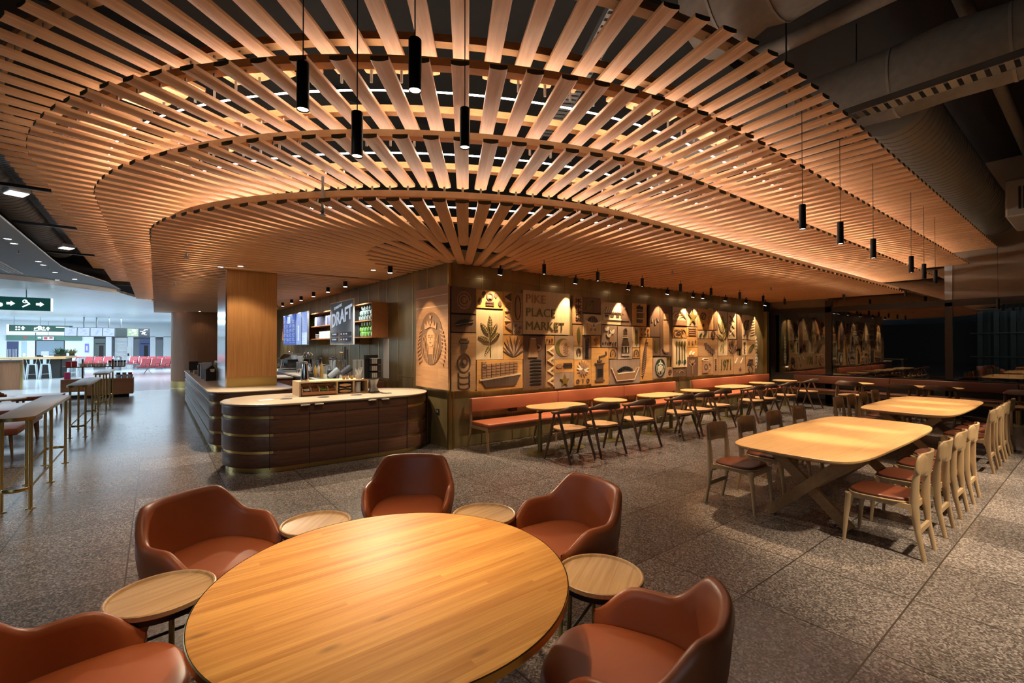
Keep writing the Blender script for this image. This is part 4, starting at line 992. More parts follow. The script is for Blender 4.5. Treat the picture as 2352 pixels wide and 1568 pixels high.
BOARDS = [
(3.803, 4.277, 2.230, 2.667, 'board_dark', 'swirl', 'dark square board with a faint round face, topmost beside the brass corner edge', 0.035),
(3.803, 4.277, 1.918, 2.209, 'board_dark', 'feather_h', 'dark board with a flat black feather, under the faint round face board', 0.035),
(3.803, 4.278, 0.949, 1.906, 'board_mid', 'totem', 'tall shadowed board carved with a totem figure at the brass corner', 0.035),
(4.277, 4.844, 2.338, 2.649, 'board_orange', 'drops', 'orange board with dark drops round a standing pot', 0.035),
(4.278, 4.844, 1.454, 2.310, 'board_light', 'plant', 'pale board with a leafy coffee branch, under the drops board', 0.035),
(4.284, 5.278, 0.928, 1.450, 'board_orange', 'ship', 'wide board carved with a container ship, above the first bench end', 0.050),
(4.844, 5.048, 1.894, 2.654, 'board_orange', 'tris', 'narrow orange board with a column of grey triangles', 0.045),
(5.055, 5.291, 2.128, 2.650, 'board_mid', 'oval', 'brown board with a long oval loop, between triangles and lettering', 0.035),
(5.060, 5.291, 1.892, 2.121, 'board_grey', 'beans4', 'small grey board with four round beans, beside the lettering board', 0.035),
(4.844, 5.293, 1.450, 1.882, 'board_orange', 'agave', 'orange board with a spiky agave, above the ship', 0.045),
(5.299, 6.486, 1.904, 2.716, 'board_light', 'pike', 'large pale board lettered PIKE PLACE MARKET', 0.035),
(5.298, 5.832, 0.887, 1.878, 'board_dark', 'jug', 'tall dark board with a jug above a stack of black stripes', 0.035),
(5.838, 6.066, 1.716, 1.885, 'board_orange', 'beans3', 'tiny orange board with three beans, under the lettering', 0.035),
(5.844, 6.074, 0.904, 1.711, 'board_mid', 'zig', 'narrow brown board with four pointed zigzag ridges', 0.050),
(6.075, 6.603, 1.432, 1.888, 'board_grey', 'papaya', 'grey board with a halved papaya full of seeds', 0.035),
(6.080, 6.597, 1.169, 1.432, 'board_orange', 'comb', 'orange board with a black spoon and toothed comb', 0.035),
(6.079, 6.596, 0.865, 1.169, 'board_grey', 'star1', 'grey board with a golden starfish behind the bench', 0.035),
(6.605, 6.854, 2.134, 2.696, 'board_mid', 'sprigs', 'narrow brown board with a column of dark crossed sprigs', 0.035),
(6.610, 6.844, 1.678, 2.116, 'board_mid', 'oleaf', 'narrow brown board with a hanging ochre feather', 0.035),
(6.609, 6.844, 1.411, 1.674, 'board_light', 'shoe', 'small pale board with a dark horseshoe loop', 0.035),
(6.862, 7.394, 2.371, 2.691, 'board_dark', 'leaf_d', 'dark board with one diagonal ribbed leaf', 0.035),
(6.861, 7.393, 1.912, 2.344, 'board_light', 'egg', 'pale board with a half dark striped egg tied by a ribbon', 0.050),
(6.851, 7.096, 1.408, 1.898, 'board_dark', 'combv', 'dark narrow board with an upright black comb', 0.035),
(7.103, 7.386, 1.662, 1.902, 'board_orange', 'flower', 'small orange board with a three-petal flower', 0.035),
(6.609, 7.101, 0.902, 1.408, 'board_orange', 'pin', 'orange board with a pale and dark pinwheel over three bean rounds', 0.035),
(7.109, 7.647, 0.863, 1.651, 'board_orange', 'grind', 'orange board with a dark hand coffee grinder', 0.035),
(7.405, 8.050, 2.147, 2.626, 'board_light', 'stall', 'pale board with a carved market stall under a spotlight', 0.035),
(8.058, 8.432, 2.136, 2.633, 'board_dark', 'arch', 'dark board with an arched stall end beside the market stall', 0.035),
(7.404, 7.907, 1.662, 2.126, 'board_grey', 'birds', 'pinkish board with a small scene of birds and flowers', 0.045),
(7.921, 8.422, 1.397, 2.119, 'board_grey', 'bottle', 'grey board with a dark bottle shaped like a bell', 0.050),
(8.440, 8.965, 2.139, 2.650, 'board_orange', 'flask', 'orange board with a dark vacuum flask', 0.035),
(8.438, 8.684, 1.654, 2.122, 'board_light', 'wheat', 'narrow pale board with a golden wheat leaf', 0.050),
(7.657, 7.903, 1.417, 1.653, 'board_orange', 'bow', 'small orange board with a rainbow arch, beside the grinder', 0.035),
(8.437, 8.690, 1.410, 1.646, 'board_orange', 'bow', 'small orange board with a rainbow arch, below the golden wheat leaf', 0.045),
(7.672, 8.715, 0.856, 1.397, 'board_grey', 'boat', 'wide grey board with a boat-shaped bowl heaped with beans', 0.035),
(8.703, 9.089, 1.894, 2.122, 'board_orange', 'beans6', 'orange board with leaves and coffee beans', 0.035),
(8.726, 9.193, 0.887, 1.882, 'board_orange', 'feather_v', 'tall orange board with a long dark feather', 0.035),
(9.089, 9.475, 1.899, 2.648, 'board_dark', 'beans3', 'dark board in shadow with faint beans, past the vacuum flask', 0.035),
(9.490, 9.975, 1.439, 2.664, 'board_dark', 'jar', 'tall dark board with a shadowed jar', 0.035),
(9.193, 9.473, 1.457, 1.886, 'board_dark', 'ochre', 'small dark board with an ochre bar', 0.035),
(9.214, 9.749, 0.919, 1.416, 'board_grey', 'siren_s', 'grey board with a green oval emblem of a crowned figure', 0.035),
(9.762, 10.004, 0.931, 1.169, 'board_mid', 'ringm', 'tiny brown board with a ring, beside the green oval emblem', 0.035),
(10.013, 10.607, 2.188, 2.646, 'board_light', 'hills', 'pale board with carved hills under a spotlight', 0.035),
(10.622, 11.126, 2.186, 2.670, 'board_grey', 'star2', 'grey board with a large golden star', 0.035),
(10.010, 10.605, 1.882, 2.154, 'board_orange', 'bike', 'orange board with a bicycle', 0.035),
(10.009, 10.601, 1.156, 1.872, 'relief_light', 'paddles', 'bright tall board with four olive paddles', 0.055),
(10.017, 10.608, 0.930, 1.156, 'board_dark', 'wave', 'dark wide board with faint writing-like waves, below the paddles', 0.035),
(10.620, 11.116, 1.924, 2.169, 'board_orange', 'bars', 'orange board with four grey wavy bars', 0.035),
(10.618, 11.114, 1.655, 1.914, 'board_orange', 'beans3', 'orange board with three grey beans, below the wavy bars', 0.035),
(10.617, 11.121, 1.410, 1.651, 'board_orange', 'pods', 'orange board with two pale pods', 0.035),
(10.615, 11.127, 0.921, 1.410, 'board_dark', 'palm', 'dark board with a faint palm, below the pale pods', 0.035),
(11.147, 11.636, 2.106, 2.660, 'board_orange', 'ornam', 'orange board with a scrolled ornament and one bean', 0.035),
(11.649, 11.899, 2.119, 2.692, 'board_orange', 'vline', 'narrow bright orange board with upright grooves', 0.035),
(11.143, 11.634, 1.880, 2.089, 'board_light', 'leaves2', 'small pale board with two green leaves', 0.035),
(11.650, 12.122, 1.884, 2.094, 'board_mid', 'ornam2', 'small brown board with a scroll', 0.035),
(11.142, 12.119, 1.413, 1.868, 'board_mid', 'bread', 'wide brown board with a dark sliced loaf of chocolate', 0.035),
(11.139, 11.876, 0.916, 1.410, 'board_mid', 'mug', 'brown board with a carved coffee mug', 0.035),
(11.889, 12.130, 0.899, 1.406, 'board_mid', 'beanstxt', 'narrow brown board lettered BEANS upwards', 0.035),
(11.917, 12.129, 2.116, 2.705, 'board_dark', 'vline', 'narrow dark board with upright grooves', 0.035),
(12.143, 12.647, 1.414, 2.644, 'board_light', 'plant', 'tall pale board with an olive tree, near the mural end', 0.035),
(12.677, 13.140, 1.880, 2.642, 'board_light', 'cross', 'pinkish board with crossed sticks under a spotlight', 0.035),
(12.671, 13.180, 1.407, 1.863, 'board_mid', 'agave', 'brown board with a dark open hand of leaves', 0.035),
(12.144, 12.970, 0.888, 1.403, 'board_mid', 'y1971', 'brown board lettered 1971', 0.035),
(12.990, 13.679, 0.875, 1.407, 'board_mid', 'arrow', 'brown board with pale arrows, beside the 1971 board', 0.035),
(13.180, 13.458, 1.608, 2.596, 'board_dark', 'vline', 'tall dark narrow board near the mural end', 0.035),
(13.478, 13.977, 1.873, 2.590, 'board_light', 'guitar', 'pale board with a round lute', 0.035),
(13.995, 14.287, 1.861, 2.561, 'board_light', 'fish', 'narrow pale board with hatched scales', 0.035),
(13.472, 13.775, 1.407, 1.860, 'board_light', 'spoon', 'narrow pale board with a spoon of seeds', 0.035),
(13.791, 14.301, 1.392, 1.852, 'board_mid', 'leaf_d', 'brown board with a small leaf, near the mural end', 0.035),
(13.706, 14.278, 0.895, 1.386, 'board_mid', 'house', 'brown board with a stepped house, last by the bench', 0.035),
]
# ---------------------------------------------------------------- carved mural boards
def ell(cx, cy, rx, ry, k=20, a=0):
    ca, sa = cos(a), sin(a)
    return [(cx+rx*cos(t)*ca-ry*sin(t)*sa, cy+rx*cos(t)*sa+ry*sin(t)*ca) for t in [2*pi*i/k for i in range(k)]]
def rc(x0, y0, x1, y1): return [(x0, y0), (x1, y0), (x1, y1), (x0, y1)]
def ln(p, q, w):
    d = Vector((q[0]-p[0], q[1]-p[1])); d.normalize(); nx, ny = -d.y*w/2, d.x*w/2
    return [(p[0]+nx, p[1]+ny), (p[0]-nx, p[1]-ny), (q[0]-nx, q[1]-ny), (q[0]+nx, q[1]+ny)]
def arc(cx, cy, r, w, a0, a1, k=14, ry=None):
    ry = ry or r; A = [radians(a0+(a1-a0)*i/k) for i in range(k+1)]
    out = []
    for i in range(k):
        a, b = A[i], A[i+1]
        out.append([(cx+(r-w/2)*cos(a), cy+(ry-w/2)*sin(a)), (cx+(r+w/2)*cos(a), cy+(ry+w/2)*sin(a)), (cx+(r+w/2)*cos(b), cy+(ry+w/2)*sin(b)), (cx+(r-w/2)*cos(b), cy+(ry-w/2)*sin(b))])
    return out
def leaf(x, y, L, W, a):
    ca, sa = cos(a), sin(a); out = []
    for s in (1, -1):
        R = range(0, 9) if s > 0 else range(8, 0, -1)
        for i in R:
            t = i/8; u = L*t; v = s*W/2*sin(pi*t**.8)
            if (i in (0, 8)) and s < 0: continue
            out.append((x+u*ca-v*sa, y+u*sa+v*ca))
    return out
def ribs(x, y, L, W, a, n, w):
    ca, sa = cos(a), sin(a); out = [ln((x, y), (x+L*ca, y+L*sa), w)]
    for i in range(1, n+1):
        t = i/(n+1.0); u = L*t; v = W/2*sin(pi*t**.8)*.9
        for s in (1, -1):
            e = u+.12*L*.8
            out.append(ln((x+u*ca, y+u*sa), (x+e*ca-s*v*sa, y+e*sa+s*v*ca), w*.8))
    return out
def star(cx, cy, R, r, n=5, a0=pi/2):
    return [(cx+(R if i % 2 == 0 else r)*cos(a0+pi*i/n), cy+(R if i % 2 == 0 else r)*sin(a0+pi*i/n)) for i in range(2*n)]
def wavy(x0, y0, x1, y1, amp, ph, w, k=16, f=2.2):
    P = []
    for i in range(k+1):
        t = i/k; P.append((x0+(x1-x0)*t+amp*sin(f*pi*t+ph), y0+(y1-y0)*t))
    return [ln(a, b, w) for a, b in zip(P, P[1:])]
D, G, L_, M_, O_, P_ = 'relief_dark', 'relief_gold', 'relief_light', 'relief_mid', 'relief_olive', 'relief_pale'
def siren(w, h, dk, lt):
    """oval emblem: crowned long-haired figure; returns (poly, depth, material) pieces in a w x h box"""
    s = w; o = []
    o.append((ell(0, .06*h, .40*w, .46*h, 40), .006, dk))
    for sd in (-1, 1):                      # flowing outer locks with light gaps between
        for k in range(9):
            y = .22*h-k*.068*h; x = sd*(.30+.07*sin(k*.38))*w
            o += [(q, .012, lt) for q in [ln((x, y), (x+sd*.115*w, y-.05*h), .018*w), ln((x+sd*.115*w, y-.05*h), (x+sd*.10*w, y-.075*h), .018*w)]]
        for k in range(5):                  # long strands beside the face
            x = sd*(.10+.045*k)*w
            o += [(q, .013, lt) for q in wavy(x*.9, .16*h-.01*k*h, x*1.05, -.38*h+.035*k*h, .018*w, k*.7, .016*w)]
    o.append((ell(0, .07*h, .135*w, .155*h, 30), .014, lt))
    o.append((rc(-.075*w, -.22*h, .075*w, -.04*h), .010, lt))
    for sd in (-1, 1):
        o.append((ell(sd*.052*w, .085*h, .026*w, .010*h, 10), .017, dk)); o.append((ln((sd*.085*w, .112*h), (sd*.02*w, .118*h), .009*w), .017, dk))
    o.append((ln((0, .09*h), (.012*w, .03*h), .009*w), .017, dk)); o.append((ell(0, -.012*h, .036*w, .010*h, 10), .017, dk))
    cr = [(-.20*w, .22*h), (-.215*w, .33*h), (-.13*w, .275*h), (-.11*w, .375*h), (-.045*w, .30*h), (0, .40*h), (.045*w, .30*h), (.11*w, .375*h), (.13*w, .275*h), (.215*w, .33*h), (.20*w, .22*h), (0, .265*h)]
    o.append((cr, .016, lt)); o.append((star(0, .44*h, .055*w, .024*w), .016, lt)); o.append((star(0, .30*h, .03*w, .013*w), .02, dk))
    return o
def motif(kind, w, h):
    m = min(w, h); o = []
    def add(ps, mat, d=.012):
        if ps and isinstance(ps[0], tuple): ps = [ps]
        for q in ps: o.append((q, d, mat))
    def bean(x, y, r, a=0, mat=D):
        add(ell(x, y, r, r*.7, 16, a), mat, .011); add(ln((x-r*.8*cos(a), y-r*.8*sin(a)), (x+r*.8*cos(a), y+r*.8*sin(a)), r*.2), L_, .014)
    if kind == 'swirl': add(ell(0, 0, .32*m, .36*m), M_, .006); add(arc(0, 0, .26*m, .03*m, 0, 300), D); add(arc(0, 0, .14*m, .03*m, 60, 360), D)
    elif kind == 'feather_h': add(leaf(-.42*w, -.12*h, .85*w, .35*h, .25), 'pure_black'); add(ln((-.42*w, -.12*h), (.40*w, .11*h), .008), M_, .016)
    elif kind == 'totem':
        add(ell(0, .26*h, .13*w, .06*h), D); add(rc(-.2*w, .33*h, .2*w, .37*h), D); add(rc(-.14*w, .39*h, .14*w, .41*h), D)
        add(arc(0, -.02*h, .26*w, .04*w, 0, 360, 24, .16*h), D); add(ell(0, -.01*h, .15*w, .085*h), D); add(ell(0, 0, .07*w, .04*h), M_, .018)
        for y in (-.22, -.33, -.42): add(arc(0, y*h, .24*w, .03*w, 180, 360, 12, .05*h), D)
        add(rc(-.24*w, -.45*h, -.20*w, -.18*h), D); add(rc(.20*w, -.45*h, .24*w, -.18*h), D)
    elif kind == 'drops':
        for x, y, a in ((-.36, -.12, pi/2), (-.22, .28, -pi/2), (.22, .25, -pi/2), (.37, -.2, pi/2)): add(leaf(x*w, (y-.17*sin(a))*h, .36*h, .13*w, a), D)
        add(arc(0, .17*h, .11*w, .05*w, 0, 360), D); add(rc(-.05*w, -.12*h, .05*w, .08*h), D); add(rc(-.15*w, -.22*h, .15*w, -.13*h), D); add(rc(-.15*w, -.36*h, .15*w, -.27*h), D)
    elif kind == 'plant':
        add(ln((.02*w, -.45*h), (0, .1*h), .03*w), O_)
        for x, y, L, a in ((0, .1, .34, 1.57), (-.04, .0, .34, 2.25), (.04, .0, .32, 1.0), (-.02, -.14, .32, 2.75), (.03, -.14, .33, .75), (0, -.22, .26, 4.15)):
            LL = L*h*.9; add(leaf(x*w, y*h, LL, LL*.36, a), O_, .01); add(ribs(x*w, y*h, LL, LL*.36, a, 5, .012*w), L_, .014)
    elif kind == 'ship':
        add([(-.44*w, -.13*h), (.45*w, .02*h), (.33*w, -.38*h), (-.33*w, -.40*h)], 'relief_dark', .02); add([(-.45*w, -.18*h), (-.45*w, -.13*h), (.45*w, .03*h), (.46*w, -.02*h)], L_, .024)
        for k in range(8):
            for r in range(5 if k else 6):
                x = (-.40+.098*k)*w; y = (-.10+.012*k)*h+.095*h*r
                if r < 5 or k == 0: add(rc(x, y, x+.085*w, y+.075*h), M_, .018)
        add(ell(-.35*w, .26*h, .028*w, .05*h), D, .022)
    elif kind == 'tris':
        for k in range(4): y = (.38-.23*k)*h; add([(-.36*w, y), (.34*w, y+.1*h), (.34*w, y-.1*h)], 'relief_dark' if k == 0 else 'relief_mid', .016)
        for k in range(3): y = (.265-.23*k)*h; add([(.36*w, y), (-.30*w, y+.085*h), (-.38*w, y)], L_, .02)
    elif kind == 'oval': add(arc(0, -.02*h, .27*w, .06*w, 0, 360, 26, .42*h), D); add(ell(0, -.02*h, .2*w, .38*h), M_, .006)
    elif kind == 'beans4':
        for x, y in ((-.22, .24), (.24, .05), (-.24, -.2), (.12, -.28)): bean(x*w, y*h, .14*m, .6)
    elif kind in ('beans3', 'beans6'):
        pts = ((-.28, .02), (.02, -.05), (.3, .05)) if kind == 'beans3' else ((-.3, .25), (.05, .28), (.33, .2), (-.3, -.25), (.05, -.2), (.33, -.25))
        for i, (x, y) in enumerate(pts): bean(x*w, y*h, (.16 if kind == 'beans3' else .15)*m, 1.1+.4*i)
    elif kind == 'agave':
        for k in range(11):
            a = radians(25+13*k); L = (.62+.3*sin(pi*k/10))*m*.98; add(leaf(0, -.40*h, L, .085*m, a), M_ if k % 2 else D, .012+.002*(k % 3))
    elif kind == 'pike': pass
    elif kind == 'jug':
        add([(-.20*w, .46*h), (.02*w, .46*h), (.14*w, .10*h), (-.30*w, .10*h)], M_, .03); add(arc(.10*w, .28*h, .15*w, .05*w, -90, 90, 12, .05*h), M_, .03); add([(-.17*w, .445*h), (0, .445*h), (.02*w, .46*h), (-.2*w, .46*h)], P_, .033)
        for k in range(8): y = (.02-.062*k)*h; add(arc(.06*w, y, .25*w, .05*w, 15, 165, 8, .02*h), 'pure_black', .018)
    elif kind == 'zig':
        for k in range(4): y = (.36-.24*k)*h; add([(-.38*w, y), (.3*w, y+.11*h), (.3*w, y+.06*h), (-.1*w, y), (.3*w, y-.06*h), (.3*w, y-.11*h)], 'relief_light', .028)
    elif kind == 'papaya':
        add(ell(-.08*w, 0, .38*w, .40*h), O_, .008); add(ell(.02*w, -.02*h, .30*w, .36*h), M_, .012)
        for k in range(34): a = k*2.4; r = .045*m*sqrt(k); add(ell(.06*w+r*cos(a)*.62, -.06*h+r*sin(a), .02*m, .02*m, 8), D, .017)
    elif kind == 'comb':
        add(ell(-.28*w, 0, .17*w, .18*h), 'relief_mid', .015); add(rc(-.14*w, -.05*h, .42*w, .05*h), D)
        for k in range(10): add(rc((-.05+.047*k)*w, -.2*h, (-.025+.047*k)*w, .2*h), D)
    elif kind in ('star1', 'star2'): add(star(0, -.02*h, (.42 if kind == 'star1' else .46)*m*1.0, .17*m), G, .022)
    elif kind == 'sprigs':
        add(rc(-.02*w, -.42*h, .02*w, .42*h), D)
        for k in range(4): y = (.33-.22*k)*h; add(ln((-.32*w, y+.06*h), (.32*w, y-.06*h), .09*w), D); add(ln((-.32*w, y-.05*h), (.32*w, y+.07*h), .09*w), D)
    elif kind == 'oleaf': add(leaf(0, .42*h, .85*h, .42*w, -pi/2), O_)
    elif kind == 'shoe': add(arc(0, .05*h, .22*w, .10*w, -60, 240, 18, .30*h), D, .016)
    elif kind == 'leaf_d': add(leaf(-.36*w, -.30*h, .95*m, .42*m, .62), O_, .01); add(ribs(-.36*w, -.30*h, .95*m, .42*m, .62, 6, .014*m), D, .014)
    elif kind == 'egg':
        add(ell(0, -.02*h, .36*m, .42*m, 28), L_, .02); add([p for p in ell(0, -.02*h, .36*m, .42*m, 40) if p[1] > .06*h], 'relief_dark', .03)
        for x in (-.18, 0, .18): add(ln((x*m, .1*h), (x*m*.7, .36*h), .02*m), M_, .033)
        add(ln((-.44*w, .16*h), (.06*w, -.05*h), .10*m), P_, .035); add(ln((.44*w, .16*h), (-.06*w, -.05*h), .10*m), P_, .035); add(arc(0, -.06*h, .09*m, .05*m, 0, 360), P_, .04)
        for x in (-.14, .14): add(arc(x*m, -.24*h, .05*m, .02*m, 0, 360, 10), D, .024)
    elif kind == 'combv':
        add(arc(0, .30*h, .17*w, .07*w, 0, 180), 'pure_black'); add(rc(-.2*w, -.45*h, .2*w, -.38*h), 'pure_black')
        for k in range(12): add(rc(-.18*w, (.26-.055*k)*h, .16*w, (.285-.055*k)*h), 'pure_black')
    elif kind == 'flower':
        add(ln((0, -.4*h), (0, .1*h), .03*w), O_)
        for a in (.7, 1.57, 2.4): add(leaf(0, 0, .4*m, .16*m, a), M_)
    elif kind == 'pin':
        for k in range(14): a = 2*pi*k/14; add(leaf(0, .14*h, .36*w, .11*w, a), P_ if k % 7 == 0 or k % 7 == 6 else M_, .014+.004*(k % 2))
        add(arc(-.3*w, -.35*h, .07*w, .045*w, 0, 360, 12), D); add(rc(-.02*w, -.44*h, .02*w, -.27*h), D); add(arc(.3*w, -.35*h, .07*w, .045*w, 0, 360, 12), D)
    elif kind == 'grind':
        add(rc(-.32*w, -.40*h, .22*w, -.35*h), D, .022); add(rc(-.26*w, -.35*h, .16*w, .06*h), D, .016); add(rc(-.20*w, -.28*h, .10*w, -.06*h), 'pure_black', .02); add(rc(-.32*w, .06*h, .22*w, .10*h), D, .024)
        add(rc(-.18*w, .13*h, .08*w, .17*h), D, .02); add(rc(-.08*w, .17*h, -.02*w, .27*h), D); add(ln((-.05*w, .26*h), (.33*w, .31*h), .05*w), D, .02); add(rc(.30*w, .30*h, .36*w, .40*h), D, .02)
    elif kind in ('stall', 'arch'):
        if kind == 'stall':
            add([(-.40*w, .02*h), (.5*w, .06*h), (.5*w, .34*h), (-.26*w, .26*h)], P_, .012)
            for k in range(8): x = (-.34+.105*k)*w; add(ln((x, .03*h), (x+.10*w, .27*h), .018*w), M_, .018)
            add(rc(-.40*w, -.30*h, .5*w, -.24*h), P_, .016); add(rc(-.42*w, -.30*h, -.37*w, .02*h), P_, .016)
            for x in (-.3, -.02, .26): add(rc(x*w, -.16*h, (x+.14)*w, -.08*h), D, .01)
            add(rc(-.40*w, -.03*h, .5*w, 0), D, .01)
        else: add(arc(-.1*w, .0, .26*w, .1*w, 0, 180, 12, .3*h), D); add(rc(-.5*w, -.3*h, .2*w, -.24*h), D)
    elif kind == 'birds':
        for x, y in ((-.2, .25), (.15, .12), (-.05, -.05)): add(leaf(x*w, y*h, .28*m, .14*m, .8), P_); add(leaf(x*w, y*h, .24*m, .10*m, 2.3), P_)
        for k in range(6): add(ell((-.4+.16*k)*w, (-.34+.03*(k % 2))*h, .05*m, .06*m, 10), D)
        add(leaf(.05*w, -.35*h, .45*m, .2*m, 1.4), M_)
    elif kind == 'bottle':
        add([(-.26*w, -.42*h), (.26*w, -.42*h), (.24*w, -.05*h), (.12*w, .18*h), (.10*w, .36*h), (-.10*w, .36*h), (-.12*w, .18*h), (-.24*w, -.05*h)], 'relief_dark', .018)
        add(arc(0, .34*h, .09*w, .06*w, 0, 180, 12, .09*h), D, .02)
        for y, ww in ((.20, .14), (.15, .15), (-.12, .25), (-.40, .28), (-.36, .27)): add(rc(-ww*w, y*h, ww*w, (y+.018)*h), P_, .024)
        for x in (-.15, .09): add(rc(x*w, -.3*h, (x+.05)*w, -.1*h), P_, .024)
    elif kind == 'flask': add(rc(-.18*w, -.36*h, .18*w, .22*h), D, .02); add(rc(-.20*w, .24*h, .20*w, .38*h), 'pure_black', .022); add(rc(-.06*w, .38*h, .04*w, .44*h), D); add(rc(-.20*w, -.20*h, .20*w, -.16*h), L_, .024); add(rc(-.20*w, .08*h, .20*w, .12*h), L_, .024); add(rc(.2*w, -.12*h, .34*w, .1*h), M_, .012)
    elif kind == 'wheat':
        add(ln((.05*w, -.46*h), (0, .3*h), .04*w), G)
        for k in range(6): y = (.34-.12*k)*h; add(leaf(0, y-.12*h, .40*w, .12*w, .9), G); add(leaf(0, y-.12*h, .40*w, .12*w, 2.2), G)
    elif kind == 'bow':
        for r, mt in ((.34, D), (.20, M_)): add(arc(0, -.12*h, r*w, .09*w, 0, 180, 14, r*1.2*w), mt); add(rc(-r*w-.045*w, -.34*h, -r*w+.045*w, -.12*h), mt); add(rc(r*w-.045*w, -.34*h, r*w+.045*w, -.12*h), mt)
        add(ell(0, -.1*h, .06*w, .07*w), D)
    elif kind == 'boat':
        add([(-.46*w, .16*h), (-.38*w, .14*h), (-.26*w, -.08*h), (.28*w, -.04*h), (.36*w, .12*h), (.45*w, .16*h), (.28*w, -.34*h), (-.30*w, -.36*h)], M_, .026)
        add(ln((-.46*w, .16*h), (-.30*w, -.36*h), .018*w), P_, .03); add(ln((.45*w, .16*h), (.28*w, -.34*h), .018*w), P_, .03); add(ln((-.28*w, -.07*h), (.30*w, -.03*h), .02*w), P_, .03); add(ln((-.3*w, -.36*h), (.28*w, -.34*h), .016*w), P_, .03)
        for k in range(30): x = (-.24+.017*k)*w; add(ell(x, (.05+.14*sin(pi*k/29)-.06*(k % 3))*h, .022*w, .03*h, 8), 'pure_black', .018)
    elif kind == 'feather_v':
        add(leaf(-.34*w, -.46*h, .95*h, .30*w, pi/2-.16), D, .012)
        for k in range(16): t = k/16; x = (-.34+.40*t)*w; y = (-.40+.8*t)*h; add(ln((x-.10*w, y+.02*h), (x+.10*w, y+.06*h), .02*w), M_, .016)
    elif kind == 'jar': add(rc(-.26*w, -.42*h, .22*w, .2*h), 'board_mid', .014); add(arc(0, -.36*h, .3*w, .06*w, 180, 300, 10, .08*h), D, .02); add(rc(-.2*w, .22*h, .16*w, .34*h), 'board_mid', .014)
    elif kind == 'ochre': add(rc(-.22*w, -.3*h, .16*w, .3*h), O_, .01)
    elif kind == 'siren_s': add(arc(0, 0, .34*w, .05*w, 0, 360, 30, .42*h), 'relief_green', .018); o.extend([([(x*.78, y*.80) for x, y in q], d+.003, mt) for q, d, mt in siren(w*.9, h*.9, 'relief_green', P_)])
    elif kind == 'ringm': add(arc(0, 0, .24*w, .09*w, 0, 360), D); add(ell(0, 0, .1*w, .1*w), D)
    elif kind == 'hills':
        for k in range(4): add(arc(-.1*w+.1*k*w, -.2*h, (.5-.09*k)*w, .02*w, 10, 160, 12, (.5-.1*k)*h), M_)
        add(rc(-.5*w, -.48*h, .5*w, -.2*h), M_, .006)
    elif kind == 'bike':
        for x in (-.26, .26): add(arc(x*w, -.1*h, .17*w, .025*w, 0, 360), M_)
        for a, b in (((-.26, -.1), (-.12, .2)), ((-.12, .2), (.15, .2)), ((.15, .2), (.26, -.1)), ((-.12, .2), (0, -.1)), ((0, -.1), (.15, .2)), ((-.26, -.1), (0, -.1)), ((.15, .2), (.13, .32)), ((-.2, .26), (-.06, .26))): add(ln((a[0]*w, a[1]*h), (b[0]*w, b[1]*h), .025*w), M_)
    elif kind == 'paddles':
        for k in range(4):
            x = (-.30+.20*k)*w; add(rc(x-.012*w, -.32*h, x+.012*w, .30*h), 'relief_green', .016); add(ell(x, (.31 if k != 1 else .30)*h, .055*w, .10*h), 'relief_olive', .02)
            if k % 2: add(ell(x, -.32*h, .08*w, .085*h), 'relief_green', .02)
            else: add(rc(x-.02*w, -.38*h, x+.02*w, -.30*h), 'relief_green', .018)
    elif kind == 'wave': add(arc(0, -.1*h, .28*w, .02*w, 20, 160, 12, .3*h), M_); add(arc(.1*w, -.2*h, .2*w, .02*w, 30, 170, 12, .3*h), M_)
    elif kind == 'bars':
        for k in range(4): add(arc(0, (.33-.22*k-.14)*h, .9*w, .10*h, 68, 112, 8, .18*h), 'relief_mid')
    elif kind == 'pods': add(leaf(-.3*w, -.3*h, .7*m, .22*m, .7), P_, .02); add(leaf(-.05*w, -.32*h, .6*m, .2*m, .6), P_, .02)
    elif kind == 'palm':
        add(rc(-.03*w, -.4*h, .03*w, .1*h), M_, .006)
        for k in range(5): add(leaf(0, .05*h, .36*w, .12*w, radians(20+35*k)), M_, .006)
    elif kind == 'ornam': add(arc(0, .15*h, .25*w, .06*w, 0, 280, 14, .16*h), D); add(arc(.05*w, .1*h, .13*w, .05*w, 90, 380, 12), D); add(ell(0, -.28*h, .1*w, .07*h, 14, .8), D)
    elif kind == 'vline':
        for k in range(4): add(rc((-.34+.19*k)*w, -.46*h, (-.28+.19*k)*w, .46*h), M_, .006)
    elif kind == 'leaves2': add(leaf(-.38*w, -.3*h, .75*m, .26*m, .7), 'relief_green'); add(leaf(-.05*w, -.25*h, .75*m, .26*m, .5), O_)
    elif kind == 'ornam2': add(arc(0, 0, .2*w, .06*w, 0, 330), D); add(arc(.02*w, 0, .09*w, .05*w, 90, 400), D)
    elif kind == 'bread':
        for k in range(5): x = (-.14+.085*k)*w; add([(x-.06*w, .25*h-.1*k*h), (x+.05*w, .30*h-.1*k*h), (x+.12*w, -.02*h-.1*k*h+.1*h), (x, -.12*h-.09*k*h)], 'relief_dark', .014+.004*k)
    elif kind == 'mug':
        add(rc(-.24*w, -.38*h, .16*w, .30*h), 'relief_mid', .026); add(arc(.16*w, -.02*h, .17*w, .07*w, -90, 90, 12, .2*h), M_, .022); add(ell(-.04*w, .33*h, .20*w, .06*h), D, .028); add(arc(-.04*w, .33*h, .20*w, .03*w, 0, 360, 18, .06*h), L_, .03); add(arc(-.04*w, -.06*h, .10*w, .05*w, 0, 360, 16, .13*h), D, .03)
    elif kind == 'cross':
        for k in range(3): y = (.25-.25*k)*h; add(ln((-.3*w, y-.1*h), (.3*w, y+.12*h), .06*w), P_); add(ln((-.3*w, y+.1*h), (.3*w, y-.12*h), .06*w), M_)
    elif kind == 'arrow':
